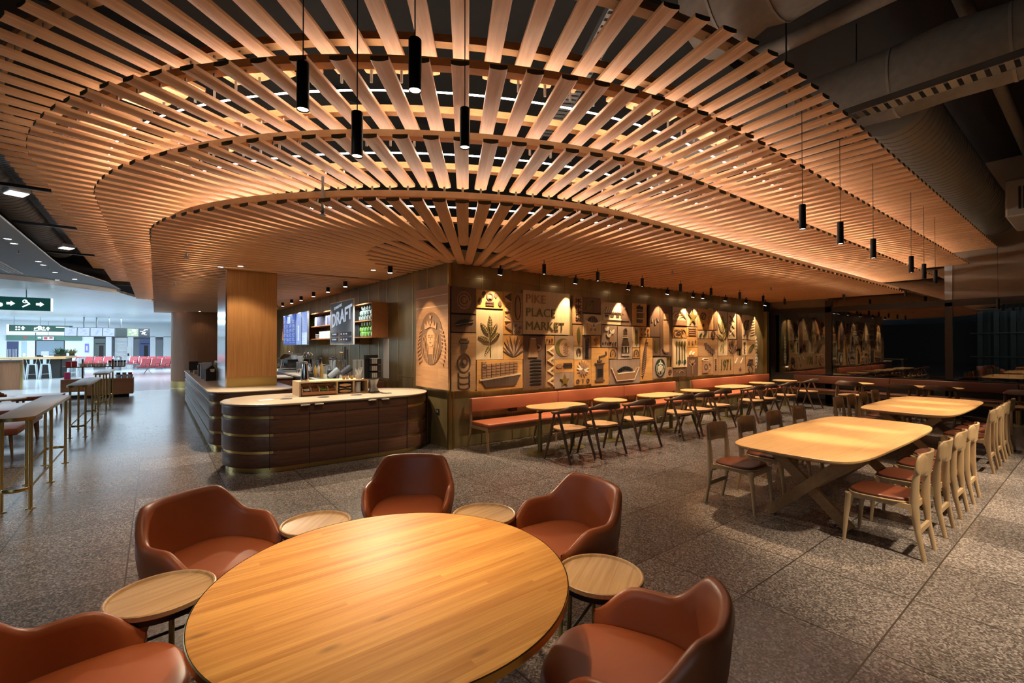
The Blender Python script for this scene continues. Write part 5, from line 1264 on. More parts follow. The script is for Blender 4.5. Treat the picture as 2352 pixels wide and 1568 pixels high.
        for x in (-.28, .2): add([(x*w-.15*w, .1*h), (x*w+.05*w, .40*h), (x*w+.09*w, .36*h), (x*w-.08*w, .1*h)], P_)
        add(star(.05*w, -.25*h, .1*w, .04*w), D)
    elif kind == 'guitar': add(ell(.02*w, .08*h, .26*w, .2*h), M_); add(arc(.02*w, .08*h, .26*w, .03*w, 0, 360, 18, .2*h), D, .018); add(ln((-.3*w, -.35*h), (.3*w, .3*h), .05*w), D, .02)
    elif kind == 'fish':
        for k in range(7): add(ln((-.4*w, (.36-.11*k)*h), (.4*w, (.42-.11*k)*h), .06*w), M_)
    elif kind == 'spoon': add(ell(0, .28*h, .16*w, .1*h), D); add(rc(-.03*w, -.4*h, .03*w, .2*h), D); [add(ell((.1 if k % 2 else -.1)*w, (.1-.09*k)*h, .05*w, .03*h, 8), D) for k in range(6)]
    elif kind == 'house':
        for k in range(4): add(rc((-.36+.05*k)*w, (-.05+.1*k)*h, (.3-.02*k)*w, (.01+.1*k)*h), D)
        add(arc(-.02*w, -.3*h, .25*w, .06*w, 0, 360, 4), D)
    return o
def carve(root, pieces, M):
    by = {}
    for poly, d, mat in pieces: by.setdefault(mat, MB()).prism(poly, 0, d, M)
    for mat, mb in by.items(): part('carving', mb, mat, root)
for x0, x1, z0, z1, mat, kind, label, th in BOARDS:
    w, h = x1-x0-.004, z1-z0-.004
    t = thing('carved_board', label, 'wall art', ((x0+x1)/2, 6.606, (z0+z1)/2), 0, 'boards of the carved mural')
    part('board', MB().b2((-w/2, -.035-th, -h/2), (w/2, -.02, h/2)), mat, t)
    part('batten', MB().b2((-w/2+.02, -.02, -h/2+.02), (w/2-.02, 0, h/2-.02)) if h < .3 else MB().b2((-w/2+.02, -.02, -h/2+.14), (w/2-.02, 0, h/2-.02)), 'black_metal', t)
    yf = -.035-th
    M = Matrix(((1, 0, 0, 0), (0, 0, -1, yf), (0, 1, 0, 0), (0, 0, 0, 1)))
    carve(t, motif(kind, w, h), M)
    def letters(s, sz, x, z, mt, sc=(1, 1), rot=0, al='LEFT', off=0, sp=1):
        me = text_mesh(s, sz, .006, mt, sc, off, al, sp); me.transform(Matrix.Translation((x, yf-.006, z)) @ Matrix.Rotation(pi/2, 4, 'X') @ Matrix.Rotation(rot, 4, 'Z')); link('lettering', me, t)
    if kind == 'pike':
        for s, z, x in (('PIKE', .245, -.54), ('PLACE', -.005, -.54), ('MARKET', -.255, -.545)): letters(s, .225, x, z, 'relief_olive' if s != 'PIKE' else 'relief_mid', (1.12, 1), sp=1.04)
    if kind == 'y1971': letters('1971', .50, 0, 0, 'relief_olive', (w*.9/1.13, h*.62/.36), al='CENTER')
    if kind == 'beanstxt': letters('BEANS', .11, 0, -.14, 'relief_dark', (1.0, 1.0), pi/2)
# white feather carved straight on the brass wall
t = thing('wall_feather', 'pale lacy feather fixed on the dark brass strip beside the mural end', 'wall art', (14.47, 6.606, 1.5))
M = Matrix(((1, 0, 0, 0), (0, 0, -1, -.004), (0, 1, 0, 0), (0, 0, 0, 1)))
part('blade', MB().prism(leaf(0, -.02, .52, .17, pi/2), 0, .014, M).prism(leaf(0, .05, .56, .18, -pi/2), 0, .012, M), 'relief_pale', t)
mb = MB()
for k in range(9):
    for s in (-1, 1):
        y = .40-.1*k; wd = .045 if k in (0, 4) else .06 if k < 4 else .065-.006*(k-5); mb.prism(ln((s*.012, y), (s*wd, y-.05), .016), 0, .019, M)
part('cutout', mb, 'relief_dark', t)
# emblem panel round the corner on the wall behind the island
t = thing('emblem_panel', 'tall wooden panel carved with a crowned long-haired figure, above the island end', 'wall art', (3.79, 7.127, 1.83))
H_, W_ = 1.72, 1.16
part('board', MB().b2((-.045, -W_/2, -H_/2), (-.01, W_/2, H_/2)), 'board_siren', t)
part('board_edge', MB().b2((-.01, -W_/2+.02, -H_/2+.02), (.008, W_/2-.02, H_/2-.02)), 'black_metal', t)
M = Matrix(((0, 0, -1, -.045), (-1, 0, 0, 0), (0, 1, 0, -.07), (0, 0, 0, 1)))
carve(t, siren(1.04, .98, 'relief_hair', 'board_siren'), M)
part('inlay_line', MB().b2((-.047, -W_/2, .52), (-.045, W_/2, .535)).b2((-.047, -W_/2, .70), (-.045, W_/2, .712)), 'relief_pale', t)
# ---------------------------------------------------------------- airport hall beyond the cafe
YF_ = 46.0
struct('wall_front', MB().b2((-40, YF_, 2.36), (26, YF_+.3, 3.6)).b2((-3.89-.4, YF_, 0), (-3.63, YF_+.3, 2.4)).b2((-2.95, YF_, 0), (-2.62, YF_+.3, 2.4)).b2((-1.67, YF_, 0), (-1.35, YF_+.3, 2.4)).b2((-.33, YF_, 0), (.0, YF_+.3, 2.4)).b2((.5, YF_, 0), (26, YF_+.3, 2.4)), 'hall_white')
struct('wall_recess', MB().b2((-5, YF_+1.2, 0), (4, YF_+1.3, 3)), 'hall_white')
struct('wall_side', MB().b2((-40, YF_+.05, 0), (-4.29, YF_+.3, 2.4)), 'hall_white')
struct('trim_8', MB().b2((-8.05, YF_-.06, 2.06), (-4.25, YF_, 2.40)), 'green_band')
struct('trim_9', MB().b2((-8.05, YF_-.08, 2.42), (-4.25, YF_, 2.80)), 'window_lit')
struct('wall_pier', MB().b2((-14, 41.0, 0), (-8.05, 41.4, 3.42)), 'hall_white')
for k, (a, b) in enumerate(((-3.63, -2.95), (-.99, -.33))):
    w = thing('shop_window', ['dark shop window behind the red seats, further from the wood wall', 'dark bluish shop window behind the red seats, closer to the wood wall'][k], 'shop window', ((a+b)/2, YF_+.25, .7))
    part('pane', MB().b2((-(b-a)/2, 0, 0), ((b-a)/2, .03, 1.5)), 'window_blue' if k else 'screen_off', w)
    part('display', MB().b2((-.05, -.02, .1), (.2, 0, 1.0)).b2((-.25, -.02, 1.1), (.28, 0, 1.16)), 'backroom', w)
    part('sill', MB().b2((-(b-a)/2, -.05, -.1), ((b-a)/2, .05, 0)), 'hall_white', w)
rs = thing('roller_shutter', 'closed white roller shutter between the two shop windows', 'shutter', (-2.05, YF_+.3, 0))
mb = MB()
for k in range(22): mb.b2((-.40, -.01*(k % 2), .105*k), (.36, .03, .105*k+.09))
part('slats', mb, 'white_paint', rs)
def flat(name, label, cat, x, y, z, w, h, mat, extra=(), t_=.05, group=None):
    o = thing(name, label, cat, (x, y, z), 0, group); part('panel', MB().b2((-w/2, 0, -h/2), (w/2, t_, h/2)), mat, o)
    for nm, a, b, m in extra: part(nm, MB().b2((a[0], -.012, a[1]), (b[0], 0, b[1])), m, o)
    return o
flat('poster_screen', 'violet poster screen on the white pier left of the shop windows'.replace('left of', 'before'), 'screen', -4.0, YF_-.06, 1.52, .21, .62, 'screen_indigo', (('picture', (-.04, -.2), (.06, .15), 'screen_pale'),))
flat('standing_notice', 'white standing notice with blue print beside the roller shutter', 'sign', -1.58, YF_-.4, .80, .24, 1.6, 'paper', (('print', (-.1, -.45), (-.03, -.25), 'screen_deep'), ('print', (-.1, .1), (.0, .3), 'pure_black')))
flat('service_door', 'dark double door under the green band, behind the white bar stools', 'door', -6.35, YF_, 1.0, .52, 1.9, 'backroom', (('red_sign', (-.25, -.62), (-.05, -.52), 'sign_red'), ('red_sign', (.02, -.62), (.25, -.52), 'sign_red'), ('door_gap', (-.01, -.9), (.01, .95), 'pure_black')))
flat('service_opening', 'dark blue opening with a white gate at the bar end', 'opening', -7.75, YF_, 1.0, .55, 1.95, 'window_blue', tuple(('gate_bar', (-.24+.07*k, -.95), (-.225+.07*k, .45), 'white_paint') for k in range(7)), t_=.03)
flat('grey_pillar_panel', 'grey wall panel with small red light beside the white gate', 'panel', -7.2, YF_-.02, 1.0, .22, 1.95, 'ceiling_grey', (('red_light', (-.05, -.35), (.05, -.25), 'sign_red'), ('white_light', (-.05, -.05), (.05, .15), 'sign_white')))
fs = thing('hanging_notice', 'small white and red fire notice hanging under the green band', 'sign', (-5.98, YF_-.3, 2.2)); part('panel', MB().b2((-.28, 0, -.12), (.28, .03, .12)), 'paper', fs); part('print', MB().b2((-.22, -.01, -.08), (-.05, 0, .08)).b2((.05, -.01, -.02), (.22, 0, .08)), 'sign_red', fs); part('rod', MB().cyl((0, .015, .12), (0, .015, 1.2), .01, n=6), 'grey_metal', fs)
for k, x in enumerate((-7.15, -6.45)): flat('exit_light', ['small red-edged lit plate on the green band', 'small white lit plate on the green band'][k], 'sign', x, YF_-.09, 2.24, .16, .1, 'sign_white' if k else 'sign_red', t_=.02)
# green wayfinding signs
def arrow(cx, cz, s, up=False):
    P = [(-.5, -.2), (.0, -.2), (.0, -.45), (.55, 0), (.0, .45), (.0, .2), (-.5, .2)]
    return [(cx+(-y if up else x)*s, cz+(x if up else y)*s) for x, y in P]
MX = Matrix(((1, 0, 0, 0), (0, 0, -1, 0), (0, 1, 0, 0), (0, 0, 0, 1)))
s1 = thing('wayfinding_sign', 'large hanging dark green sign with white arrows and an escalator symbol', 'sign', (-2.62, 20.4, 2.98))
part('panel', MB().b2((-4.2, 0, -.20), (0, .16, .20)), 'sign_green', s1); part('end_light', MB().b2((0, .0, -.20), (.03, .16, .20)), 'sign_white', s1); part('hanger', MB().cyl((-.55, .08, .2), (-.55, .08, .50), .012, n=8).cyl((-3.4, .08, .2), (-3.4, .08, .50), .012, n=8), 'grey_metal', s1)
for cx in (-.24, -.87): part('arrow', MB().prism(arrow(cx, .0, .17), 0, .008, MX), 'sign_white', s1)
mb = MB()
mb.prism(ln((-.62, -.10), (-.49, -.01), .035), 0, .008, MX).prism(ln((-.49, -.01), (-.46, .01), .04), 0, .008, MX).prism(ln((-.47, .01), (-.56, .09), .03), 0, .008, MX)
for q in arc(-.565, .075, .045, .022, 0, 360, 12): mb.prism(q, 0, .008, MX)
part('escalator_symbol', mb, 'sign_white', s1)
part('round_symbol', MB().prism(ell(-1.08, -.05, .05, .06), 0, .008, MX), 'sign_white', s1)
s2 = thing('wayfinding_sign', 'distant long green sign with white arrows and the letter B above the bar stools', 'sign', (-6.9, 40, 2.74))
part('panel', MB().b2((0, 0, -.19), (2.75, .15, .19)), 'green_band', s2); part('end_light', MB().b2((-.1, 0, -.20), (-.02, .15, .20)), 'sign_white', s2)
for x in (.2, 1.3, 2.4): part('hanger', MB().cyl((x, .07, .19), (x, .07, .7), .012, n=6), 'grey_metal', s2)
for cx in (.58, 1.65): part('arrow', MB().prism(arrow(cx, 0, .22, True), 0, .01, MX), 'sign_white', s2)
mb = MB()
for a in ((.30, .06), (.42, .06), (.30, -.08), (.42, -.08)): mb.prism(ell(a[0], a[1], .045, .045, 10), 0, .01, MX)
mb.prism(ln((1.05, -.06), (1.20, .08), .05), 0, .01, MX).prism(ln((1.05, .02), (1.2, .02), .04), 0, .01, MX).prism(rc(1.04, -.14, 1.22, -.11), 0, .01, MX).prism(ell(1.46, .05, .05, .06), 0, .01, MX).prism(rc(1.38, -.13, 1.56, -.06), 0, .01, MX).prism(rc(2.0, .06, 2.6, .12), 0, .01, MX)
part('symbol', mb, 'sign_white', s2)
me = text_mesh('B', .34, .004, 'sign_white', (1, 1), .012); me.transform(Matrix.Translation((1.30, -.006, 0)) @ Matrix.Rotation(pi/2, 4, 'X')); link('lettering', me, s2)
# row of flight screens
for k, m in enumerate(('screen_pale', 'screen_pale', 'screen_pale', 'screen_pale', 'screen_off', 'screen_map', 'plastic_grey')):
    s = thing('flight_screen', ['pale blue flight screen at the bar end of the hanging row', 'second pale flight screen of the hanging row', 'third pale flight screen of the hanging row', 'fourth pale flight screen, next to the blank one', 'blank grey screen of the hanging row', 'green map screen of the hanging row', 'dark advert screen ending the hanging row'][k], 'screen', (-4.02+.575*k, 38, 2.52), 0, 'hanging flight screens')
    T = Matrix.Rotation(radians(-12), 4, 'X')
    part('housing', MB().box((0, .05, 0), (.56, .10, .56), 0, T), 'plastic_grey', s); part('display', MB().box((0, -.006, 0), (.53, .01, .50), 0, T), m, s)
    mb = MB(); random.seed(k)
    if k in (0, 1, 2, 3, 5, 6):
        for r in range(7): mb.box((random.uniform(-.14, .14), -.014, .19-.055*r), (random.uniform(.06, .2), .006, .02 if k < 4 else .035), 0, T)
        part('print', mb, 'screen_blue' if k < 4 else 'sign_white', s)
    if k in (1, 2, 3, 4): part('post', MB().cyl((0, .1, .2), (0, .1, .90), .035, n=10), 'grey_metal', s)
# bar with white stools
bar = thing('hall_bar', 'long dark bar with pale wooden top in the bright hall', 'bar', (0, 0, 0))
part('front', MB().b2((-12, 33.5, 0), (-3.95, 33.8, 1.0)).b2((-4.2, 33.8, 0), (-3.9, 37.5, 1.0)), 'backroom', bar); part('top', MB().b2((-12, 33.25, 1.0), (-3.70, 34.2, 1.10)).b2((-4.5, 34.2, 1.0), (-3.70, 37.6, 1.10)), 'oak_small', bar)
st = None
def stool(label):
    t = thing('bar_stool', label, 'stool', (0, 0, 0), 0, 'white bar stools')
    for sx in (-1, 1):
        for sy in (-1, 1): part('leg', MB().cyl((sx*.14, sy*.14, .74), (sx*.20, sy*.20, 0), .028, .022, 8), 'stool_white', t)
    part('seat', MB().b2((-.16, -.16, .735), (.16, .16, .765)), 'stool_white', t); part('foot_ring', MB().tube([(-.18, -.18, .26), (.18, -.18, .26), (.18, .18, .26), (-.18, .18, .26)], .011, 6, True), 'stool_white', t)
    part('back', MB().tube([(-.14, -.14, .75), (-.19, -.19, 1.02), (.19, -.19, 1.02), (.14, -.14, .75)], .013, 6).b2((-.06, -.19, .76), (.06, -.165, 1.0)), 'stool_white', t)
    return t
for k, (x, y, rz) in enumerate([(-5.81, 32.9, 0), (-5.34, 32.9, .0), (-4.87, 32.9, .0), (-4.40, 32.9, 0), (-3.45, 33.4, 1.57), (-3.45, 34.1, 1.5), (-3.45, 34.8, 1.6), (-3.45, 35.5, 1.57), (-3.45, 36.2, 1.57)]):
    lab = ['white metal bar stool half behind the wooden partition', 'white metal bar stool along the bar front, next to the half hidden one', 'white metal bar stool along the bar front, amid three', 'white metal bar stool nearest the bar corner on the front side', 'white metal bar stool just round the bar corner', 'white metal bar stool second round the bar corner', 'white metal bar stool third round the bar corner', 'white metal bar stool fourth round the bar corner', 'white metal bar stool last along the bar side'][k].replace('nearest', 'next to')
    if st is None: st = stool(lab); st.location = (x, y, 0)
    else: dup(st, (x, y, 0), rz, lab, 'white bar stools')
pl = thing('potted_plant', 'dark leafy plants in a trough behind the bar top', 'plant', (-4.2, 35.9, 1.1), pi/2); part('trough', MB().b2((-.9, -.15, 0), (.75, .15, .12)), 'backroom', pl)
mb = MB(); random.seed(5)
for k in range(120):
    a = random.uniform(0, 6.28); x = random.uniform(-.85, .7); L = random.uniform(.18, .45)
    T = Matrix.Translation((x, random.uniform(-.1, .1), .1)) @ Matrix.Rotation(a, 4, 'Z') @ Matrix.Rotation(random.uniform(.3, 1.3), 4, 'Y')
    mb.prism(leaf(0, 0, L, .09, 0), 0, .004, T @ Matrix.Rotation(-pi/2, 4, 'Y'))
part('foliage', mb, 'leaf_green', pl)
pl2 = thing('potted_plant', 'yellowish fern at the end of the bar planter', 'plant', (-3.87, 37.2, 1.1)); mb = MB()
for k in range(40):
    T = Matrix.Rotation(2.4*k, 4, 'Z') @ Matrix.Rotation(random.uniform(.2, .9), 4, 'Y'); mb.prism(leaf(0, 0, random.uniform(.3, .5), .07, 0), 0, .004, T @ Matrix.Rotation(-pi/2, 4, 'Y'))
part('foliage', mb, 'leaf_yellow', pl2); part('pot', MB().cyl((0, 0, 0), (0, 0, .1), .12, n=14), 'backroom', pl2)
mo = thing('bar_monitor', 'small slanted pale monitor on the hall bar', 'monitor', (-4.55, 33.9, 1.1), .2); part('screen', MB().box((0, 0, .19), (.28, .03, .22), 0, Matrix.Rotation(-.25, 4, 'X')), 'screen_pale', mo); part('foot', MB().b2((-.06, -.06, 0), (.06, .06, .08)), 'white_paint', mo)
gb = thing('glass_screen', 'grey framed notice screen standing behind the bar plants', 'screen', (-4.95, 38.5, 1.55)); part('frame', MB().b2((-.62, 0, -.45), (.62, .05, .45)), 'backroom', gb); part('panel', MB().b2((-.58, -.01, -.41), (.58, 0, .41)), 'ceiling_grey', gb); part('pole', MB().cyl((-.62, .02, -1.55), (-.62, .02, .9), .02, n=8).cyl((.62, .02, -1.55), (.62, .02, -.4), .02, n=8), 'grey_metal', gb)
# red beam seating
def seat_row(label, loc, rz, n):
    t = thing('seat_row', label, 'airport seats', loc, rz)
    for k in range(n):
        x = -(n-1)*.3+.6*k
        s = part('seat', MB().box((x, 0, .43), (.52, .48, .05)), 'seat_red', t)
        part('backrest', MB().prism([(.22, .45), (.36, .88), (.32, .90), (.17, .47)], x-.26, x+.26, Matrix(((0, 0, 1, 0), (1, 0, 0, 0), (0, 1, 0, 0), (0, 0, 0, 1)))), 'seat_red', t)
        part('armrest', MB().tube([(x-.29, .2, .42), (x-.29, .2, .62), (x-.29, -.2, .62), (x-.29, -.22, .42)], .02, 6).tube([(x-.29, .22, .42), (x-.29, .36, .92)], .02, 6), 'chrome', t)
    part('beam', MB().b2((-(n*.3), -.04, .34), (n*.3, .04, .40)), 'grey_metal', t)
    for x in (-(n-1)*.3+.3, (n-1)*.3-.3): part('foot', MB().tube([(x, -.3, 0), (x, 0, .30), (x, .3, 0)], .022, 6).tube([(x, 0, .3), (x, 0, .36)], .03, 6), 'chrome', t)
seat_row('row of red airport seats closest to the wood wall nose', (.35, 34.6, 0), -radians(37), 5)
seat_row('row of red airport seats behind the display stand, towards the bar', (-3.35, 44.0, 0), -radians(30), 5)
seat_row('row of red airport seats before the roller shutter', (-.35, 42.0, 0), -radians(32), 5)
bn = thing('litter_bin', 'grey litter bin between the two rear seat rows', 'bin', (-2.05, 41.5, 0)); part('body', MB().lathe([(.2, 0), (.22, .8), (.2, .85), (0, .86)], 20), 'grey_metal', bn, 40); part('lid', MB().lathe([(.22, .8), (.15, .95), (0, .97)], 20), 'plastic_grey', bn, 40)
# ---------------------------------------------------------------- left side of the cafe: bar tables, lounge, partition, display stand
bt0 = None
def bar_table(label):
    t = thing('bar_table', label, 'high table', (0, 0, 0), 0, 'slim brass bar tables')
    P = [(y, x) for x, y in stadium(2.75, .30, 14)]; P = P[::-1]
    part('table_top', slab([(x*.985, y*.998) for x, y in P], .955, .972, .003), 'laminate', t, 40); part('brass_rim', MB().prism(P, .935, .968), 'brass_edge', t, 40)
    for sx in (-1, 1):
        for y in (-1.18, 0, 1.18):
            l = part('leg', MB().cyl((sx*.105, y, 0), (sx*.105, y, .94), .017, n=14), 'brass_edge', t, 50); part('foot_plate', MB().lathe([(.042, 0), (.042, .006), (.018, .009)], 20, (sx*.105, y, 0)), 'brass_edge', l, 40)
    R = [(-.105, -1.18), (-.105, 1.18)]+[(.105*-cos(a), 1.18+.105*sin(a)) for a in [pi*k/8 for k in range(1, 8)]]+[(.105, 1.18), (.105, -1.18)]+[(.105*cos(a), -1.18-.105*sin(a)) for a in [pi*k/8 for k in range(1, 8)]]
    part('foot_rail', MB().tube([(x, y, .22) for x, y in R], .01, 8, True, [(.005, .018)]*len(R)), 'brass_edge', t, 40)
    return t
for k, y in enumerate((8.08, 12.85, 17.4)):
    lab = ['slim grey-topped brass bar table, the one closest to the lounge table', 'slim brass bar table in the middle of the row of three', 'slim brass bar table at the display stand end of the row'][k]
    if bt0 is None: bt0 = bar_table(lab); bt0.location = (-1.13, y, 0)
    else: dup(bt0, (-1.13, y, 0), 0, lab, 'slim brass bar tables')
pa = thing('wood_partition', 'low wooden partition with brass posts and planter top at the picture edge', 'partition', (0, 0, 0))
part('panel', MB().box((-5.3, 25.6, .56), (2.5, .14, 1.1), radians(4)), 'sapele_wall', pa)
for x in (-4.06, -4.75, -5.5, -6.4): part('brass_post', MB().b2((x-.03, 25.5+(x+4)*.07, 0), (x+.03, 25.57+(x+4)*.07+.1, 1.12)), 'brass_edge', pa)
part('planter_top', MB().box((-5.3, 25.6, 1.13), (2.5, .3, .05), radians(4)), 'plastic_grey', pa)
for k, (y, L, lab) in enumerate(((11.0, 2.0, 'long orange leather bench seat behind the first bar table'), (13.6, 1.6, 'orange leather bench seat following the long one, past the small round table'), (16.4, .9, 'square brown leather ottoman behind the bar table gap'))):
    o = thing('lounge_ottoman', lab, 'bench', (-2.05-.12*k, y, 0)); m = 'leather_bench' if k < 2 else 'leather_deep'
    part('cushion', cushion(-.42, .42, -L/2, L/2, .36, .46), m, o, 50)
    for sx in (-.33, .33):
        for sy in (-L/2+.12, L/2-.12): part('leg', MB().cyl((sx, sy, .36), (sx*1.08, sy*1.03, 0), .025, .014, 10), 'bench_oak', o, 50)
tub_chair('brown leather tub armchair by the wooden partition, beyond the bench seats', 'leather_deep', 'bench_oak', (-3.35, 17.2, 0), -1.2, 'lounge chairs by the partition')
tub_chair('brown leather tub armchair showing only its lap behind the first bar table', 'leather_deep', 'bench_oak', (-3.05, 13.4, 0), -1.4, 'lounge chairs by the partition')
for k, (x, y, z, r) in enumerate(((-2.86, 12.1, .52, .36), (-2.75, 15.3, .50, .40))):
    c = thing('coffee_table', ['round pale coffee table between the orange bench seat and the partition chairs', 'second round coffee table farther along by the ottoman'][k], 'table', (x, y, 0)); part('table_top', slab(superell(r, r, 2, 40), z-.03, z, .006), 'oak_tray', c, 40)
    for a in (.4, 2.5, 4.6): part('leg', MB().cyl((r*.6*cos(a), r*.6*sin(a), z-.03), (r*.85*cos(a), r*.85*sin(a), 0), .016, .011, 8), 'bench_oak', c)
ds = thing('display_stand', 'wooden merchandise stand with baskets, standing at the end of the bar tables', 'display stand', (-1.0, 20.2, 0))
part('crate', MB().b2((-.10, -.3, .10), (.42, .45, .62)), 'crate_wood', ds); part('crate', MB().b2((-.72, -.3, .10), (-.14, .45, .62)), 'crate_wood', ds); part('crate', MB().b2((-1.35, -.1, .22), (-.80, .45, .62)), 'crate_wood', ds)
part('shelf', MB().b2((-1.35, .1, .98), (.18, .5, 1.01)), 'walnut_strip', ds); part('post', MB().b2((-.14, .0, .1), (-.10, .08, 1.25)).b2((-.9, .3, .6), (-.86, .36, 1.25)), 'walnut_strip', ds); part('wheel_rail', MB().b2((-1.3, .0, 0), (.3, .3, .1)), 'pure_black', ds)
for k in range(7):
    solo('white_mug', MB().lathe([(.04, 0), (.05, .10), (.045, .10), (.035, .01), (0, .01)], 14), 'cream', 'cream mug in the group on the display stand shelf', 'mug', (-1.9+.095*k, 20.38+.05*(k % 2), 1.01), group='mugs on the display stand', smooth=40)
for k in range(4): solo('gift_box', MB().b2((-.06, -.06, 0), (.06, .06, .09)), 'mug_red', 'small red gift box on the display stand shelf', 'box', (-2.2+.135*(k % 2), 20.4, 1.01+.092*(k//2)), group='red boxes on the display stand')
for k in range(6):
    j = thing('travel_jar', 'dark-lidded glass jar on the display stand shelf', 'jar', (-1.2+.075*k, 20.3+.08*(k % 2), 1.01), 0, 'jars on the display stand'); part('jar', MB().lathe([(.032, 0), (.032, .13), (0, .131)], 14), 'clear_plastic', j, 40); part('lid', MB().cyl((0, 0, .13), (0, 0, .19), .033, n=14), 'pure_black', j, 40)
for k in range(3):
    b = thing('basket', 'grey basket with bagged coffee in the display crate', 'basket', (-.97+.15*k, 20.15, .62), 0, 'baskets in the display crate'); part('basket', MB().lathe([(.06, 0), (.085, .11), (.08, .11), (.055, .01), (0, .01)], 14), 'ceiling_grey', b, 40); part('bag', MB().b2((-.05, -.03, .05), (.05, .03, .18)), ('backroom', 'leaf_yellow', 'mug_red')[k], b)
solo('magenta_bag', MB().b2((-.07, -.08, 0), (.07, .08, .22)).bevel(.01), 'pink', 'magenta paper bag beside the display stand crates', 'bag', (-2.22, 20.35, .62))
# plaster ceiling fittings
for k, (x, y) in enumerate(((-1.99, 11.38), (-1.99, 11.84), (-2.0, 14.05), (-2.0, 14.6), (-1.97, 15.9), (-1.75, 17.2), (-2.15, 17.7))):
    d = thing('recessed_downlight', 'small recessed downlight in the grey plaster ceiling', 'downlight', (x, y, 3.5), 0, 'downlights of the plaster ceiling'); part('ring', MB().lathe([(.045, 0), (.062, -.004), (.062, 0)], 20), 'white_paint', d); part('lens', MB().lathe([(.045, -.001), (0, -.001)], 20), 'lamp_white', d)
sl = thing('slot_diffuser', 'long slot air diffuser in the grey plaster ceiling', 'vent', (-2.75, 15.2, 3.499)); mb = MB()
for k in range(4): mb.b2((-.13+.07*k, -1.6, -.012), (-.09+.07*k, 1.4, 0))
part('grille', mb, 'white_paint', sl)
for k, (x, y) in enumerate(((-2.05, 12.6), (-1.95, 14.9))):
    sd = thing('sprinkler_head', 'small dark sprinkler under the grey plaster ceiling', 'sprinkler', (x, y, 3.5), 0, 'plaster ceiling sprinklers'); part('stem', MB().cyl((0, 0, 0), (0, 0, -.06), .012, n=8), 'grey_metal', sd); part('plate', MB().cyl((0, 0, -.06), (0, 0, -.065), .03, n=12), 'grey_metal', sd)
# ---------------------------------------------------------------- lamps and light
emit_mat('mural_led', (1, .62, .28), 90)
WARM = (1, .70, .40); WARMW = (1, .80, .56); NEUT = (1, .95, .88); COOL = (.68, .86, 1)
def spot(loc, target, watts, size, blend, col, soft=.03):
    l = bpy.data.lights.new('spot', 'SPOT'); l.energy = watts; l.spot_size = radians(size); l.spot_blend = blend; l.color = col; l.shadow_soft_size = soft
    o = bpy.data.objects.new('spot', l); COL.objects.link(o); o.location = loc
    o.rotation_euler = (Vector(target)-Vector(loc)).to_track_quat('-Z', 'Y').to_euler(); return o
def area(loc, target, watts, sx, sy, col):
    l = bpy.data.lights.new('area', 'AREA'); l.shape = 'RECTANGLE'; l.size = sx; l.size_y = sy; l.energy = watts; l.color = col
    o = bpy.data.objects.new('area', l); COL.objects.link(o); o.location = loc
    o.rotation_euler = (Vector(target)-Vector(loc)).to_track_quat('-Z', 'Y').to_euler(); return o
def pendant(label, x, y, zb, zt, L=.24, r=.03, watts=20, size=70, grp='black tube pendants'):
    t = thing('pendant_lamp', label, 'pendant lamp', (x, y, zb), 0, grp)
    part('tube', MB().lathe([(r*.86, .004), (r, 0), (r, L-.004), (r*.9, L), (0, L)], 20), 'black_metal', t, 40); part('lens', MB().lathe([(r*.86, .006), (0, .006)], 16), 'lamp_warm', t); part('cable', MB().cyl((0, 0, L), (0, 0, zt-zb), .003, n=6), 'black_metal', t)
    spot((x, y, zb-.012), (x, y, 0), watts, size, .55, WARM, .03)
for lab, x, y, z, w in (('black tube pendant over the tub armchair by the island, hanging lowest of four', .85, 2.46, 2.71, PW1), ('black tube pendant highest up in the view, over the middle of the round table', .94, 1.95, 2.87, PW2),
                     ('black tube pendant over the walkway side of the round table', .58, 2.47, 2.88, PW1), ('black tube pendant over the tray table between two armchairs', 1.47, 2.37, 2.89, PW1)):
    pendant(lab, x, y, z, 4.0, watts=w, size=62)
for k, (x, y, z) in enumerate(((4.98, 1.825, 2.83), (5.93, 1.80, 2.81), (7.04, 1.79, 2.78), (8.78, 1.78, 2.77), (9.86, 1.84, 2.78), (10.88, 1.88, 2.79))):
    pendant('black tube pendant, %s in line over the %s communal table' % (('first', 'second', 'third')[k % 3], ('closer', 'further')[k//3]), x, y, z, 4.0, watts=PW3, size=46)
pendant('lone black tube pendant before the brown wall at the canopy end', 15.1, 1.55, 2.52, 3.95, watts=8, size=60)
# short tube downlights of the lowest tier
for k, x in enumerate((4.89, 6.15, 7.41, 8.71, 9.92, 11.24, 12.48, 13.77)):
    t = thing('tube_downlight', 'short black tube downlight under the lowest tier, %s along the cafe tables' % ('first', 'second', 'third', 'fourth', 'fifth', 'sixth', 'seventh', 'eighth')[k], 'downlight', (x, 5.5, 2.83), 0, 'short tubes along the mural')
    part('tube', MB().lathe([(.026, .004), (.03, 0), (.03, .16), (0, .16)], 18), 'black_metal', t, 40); part('lens', MB().lathe([(.026, .006), (0, .006)], 16), 'lamp_warm', t); part('stem', MB().cyl((0, 0, .16), (0, 0, .225), .006, n=6), 'black_metal', t)
    spot((x, 5.5, 2.815), (x, 5.5, 0), TD, 88, .12, WARMW, .02)
for k, (x, y) in enumerate(((14.4, 4.3), (14.5, 3.9-.85), )):
    t = thing('tube_downlight', ['short black tube downlight before the glass wall, on the mural side', 'short black tube downlight before the glass wall, beside the canopy step'][k], 'downlight', (x, y, 2.92 if k == 0 else 2.9), 0, 'short tubes at the glass')
    part('tube', MB().lathe([(.026, .004), (.03, 0), (.03, .13), (0, .13)], 18), 'black_metal', t, 40); part('lens', MB().lathe([(.026, .006), (0, .006)], 16), 'lamp_warm', t)
    spot((x, y, 2.9), (x, y, 0), TD, 60, .3, WARMW, .02)
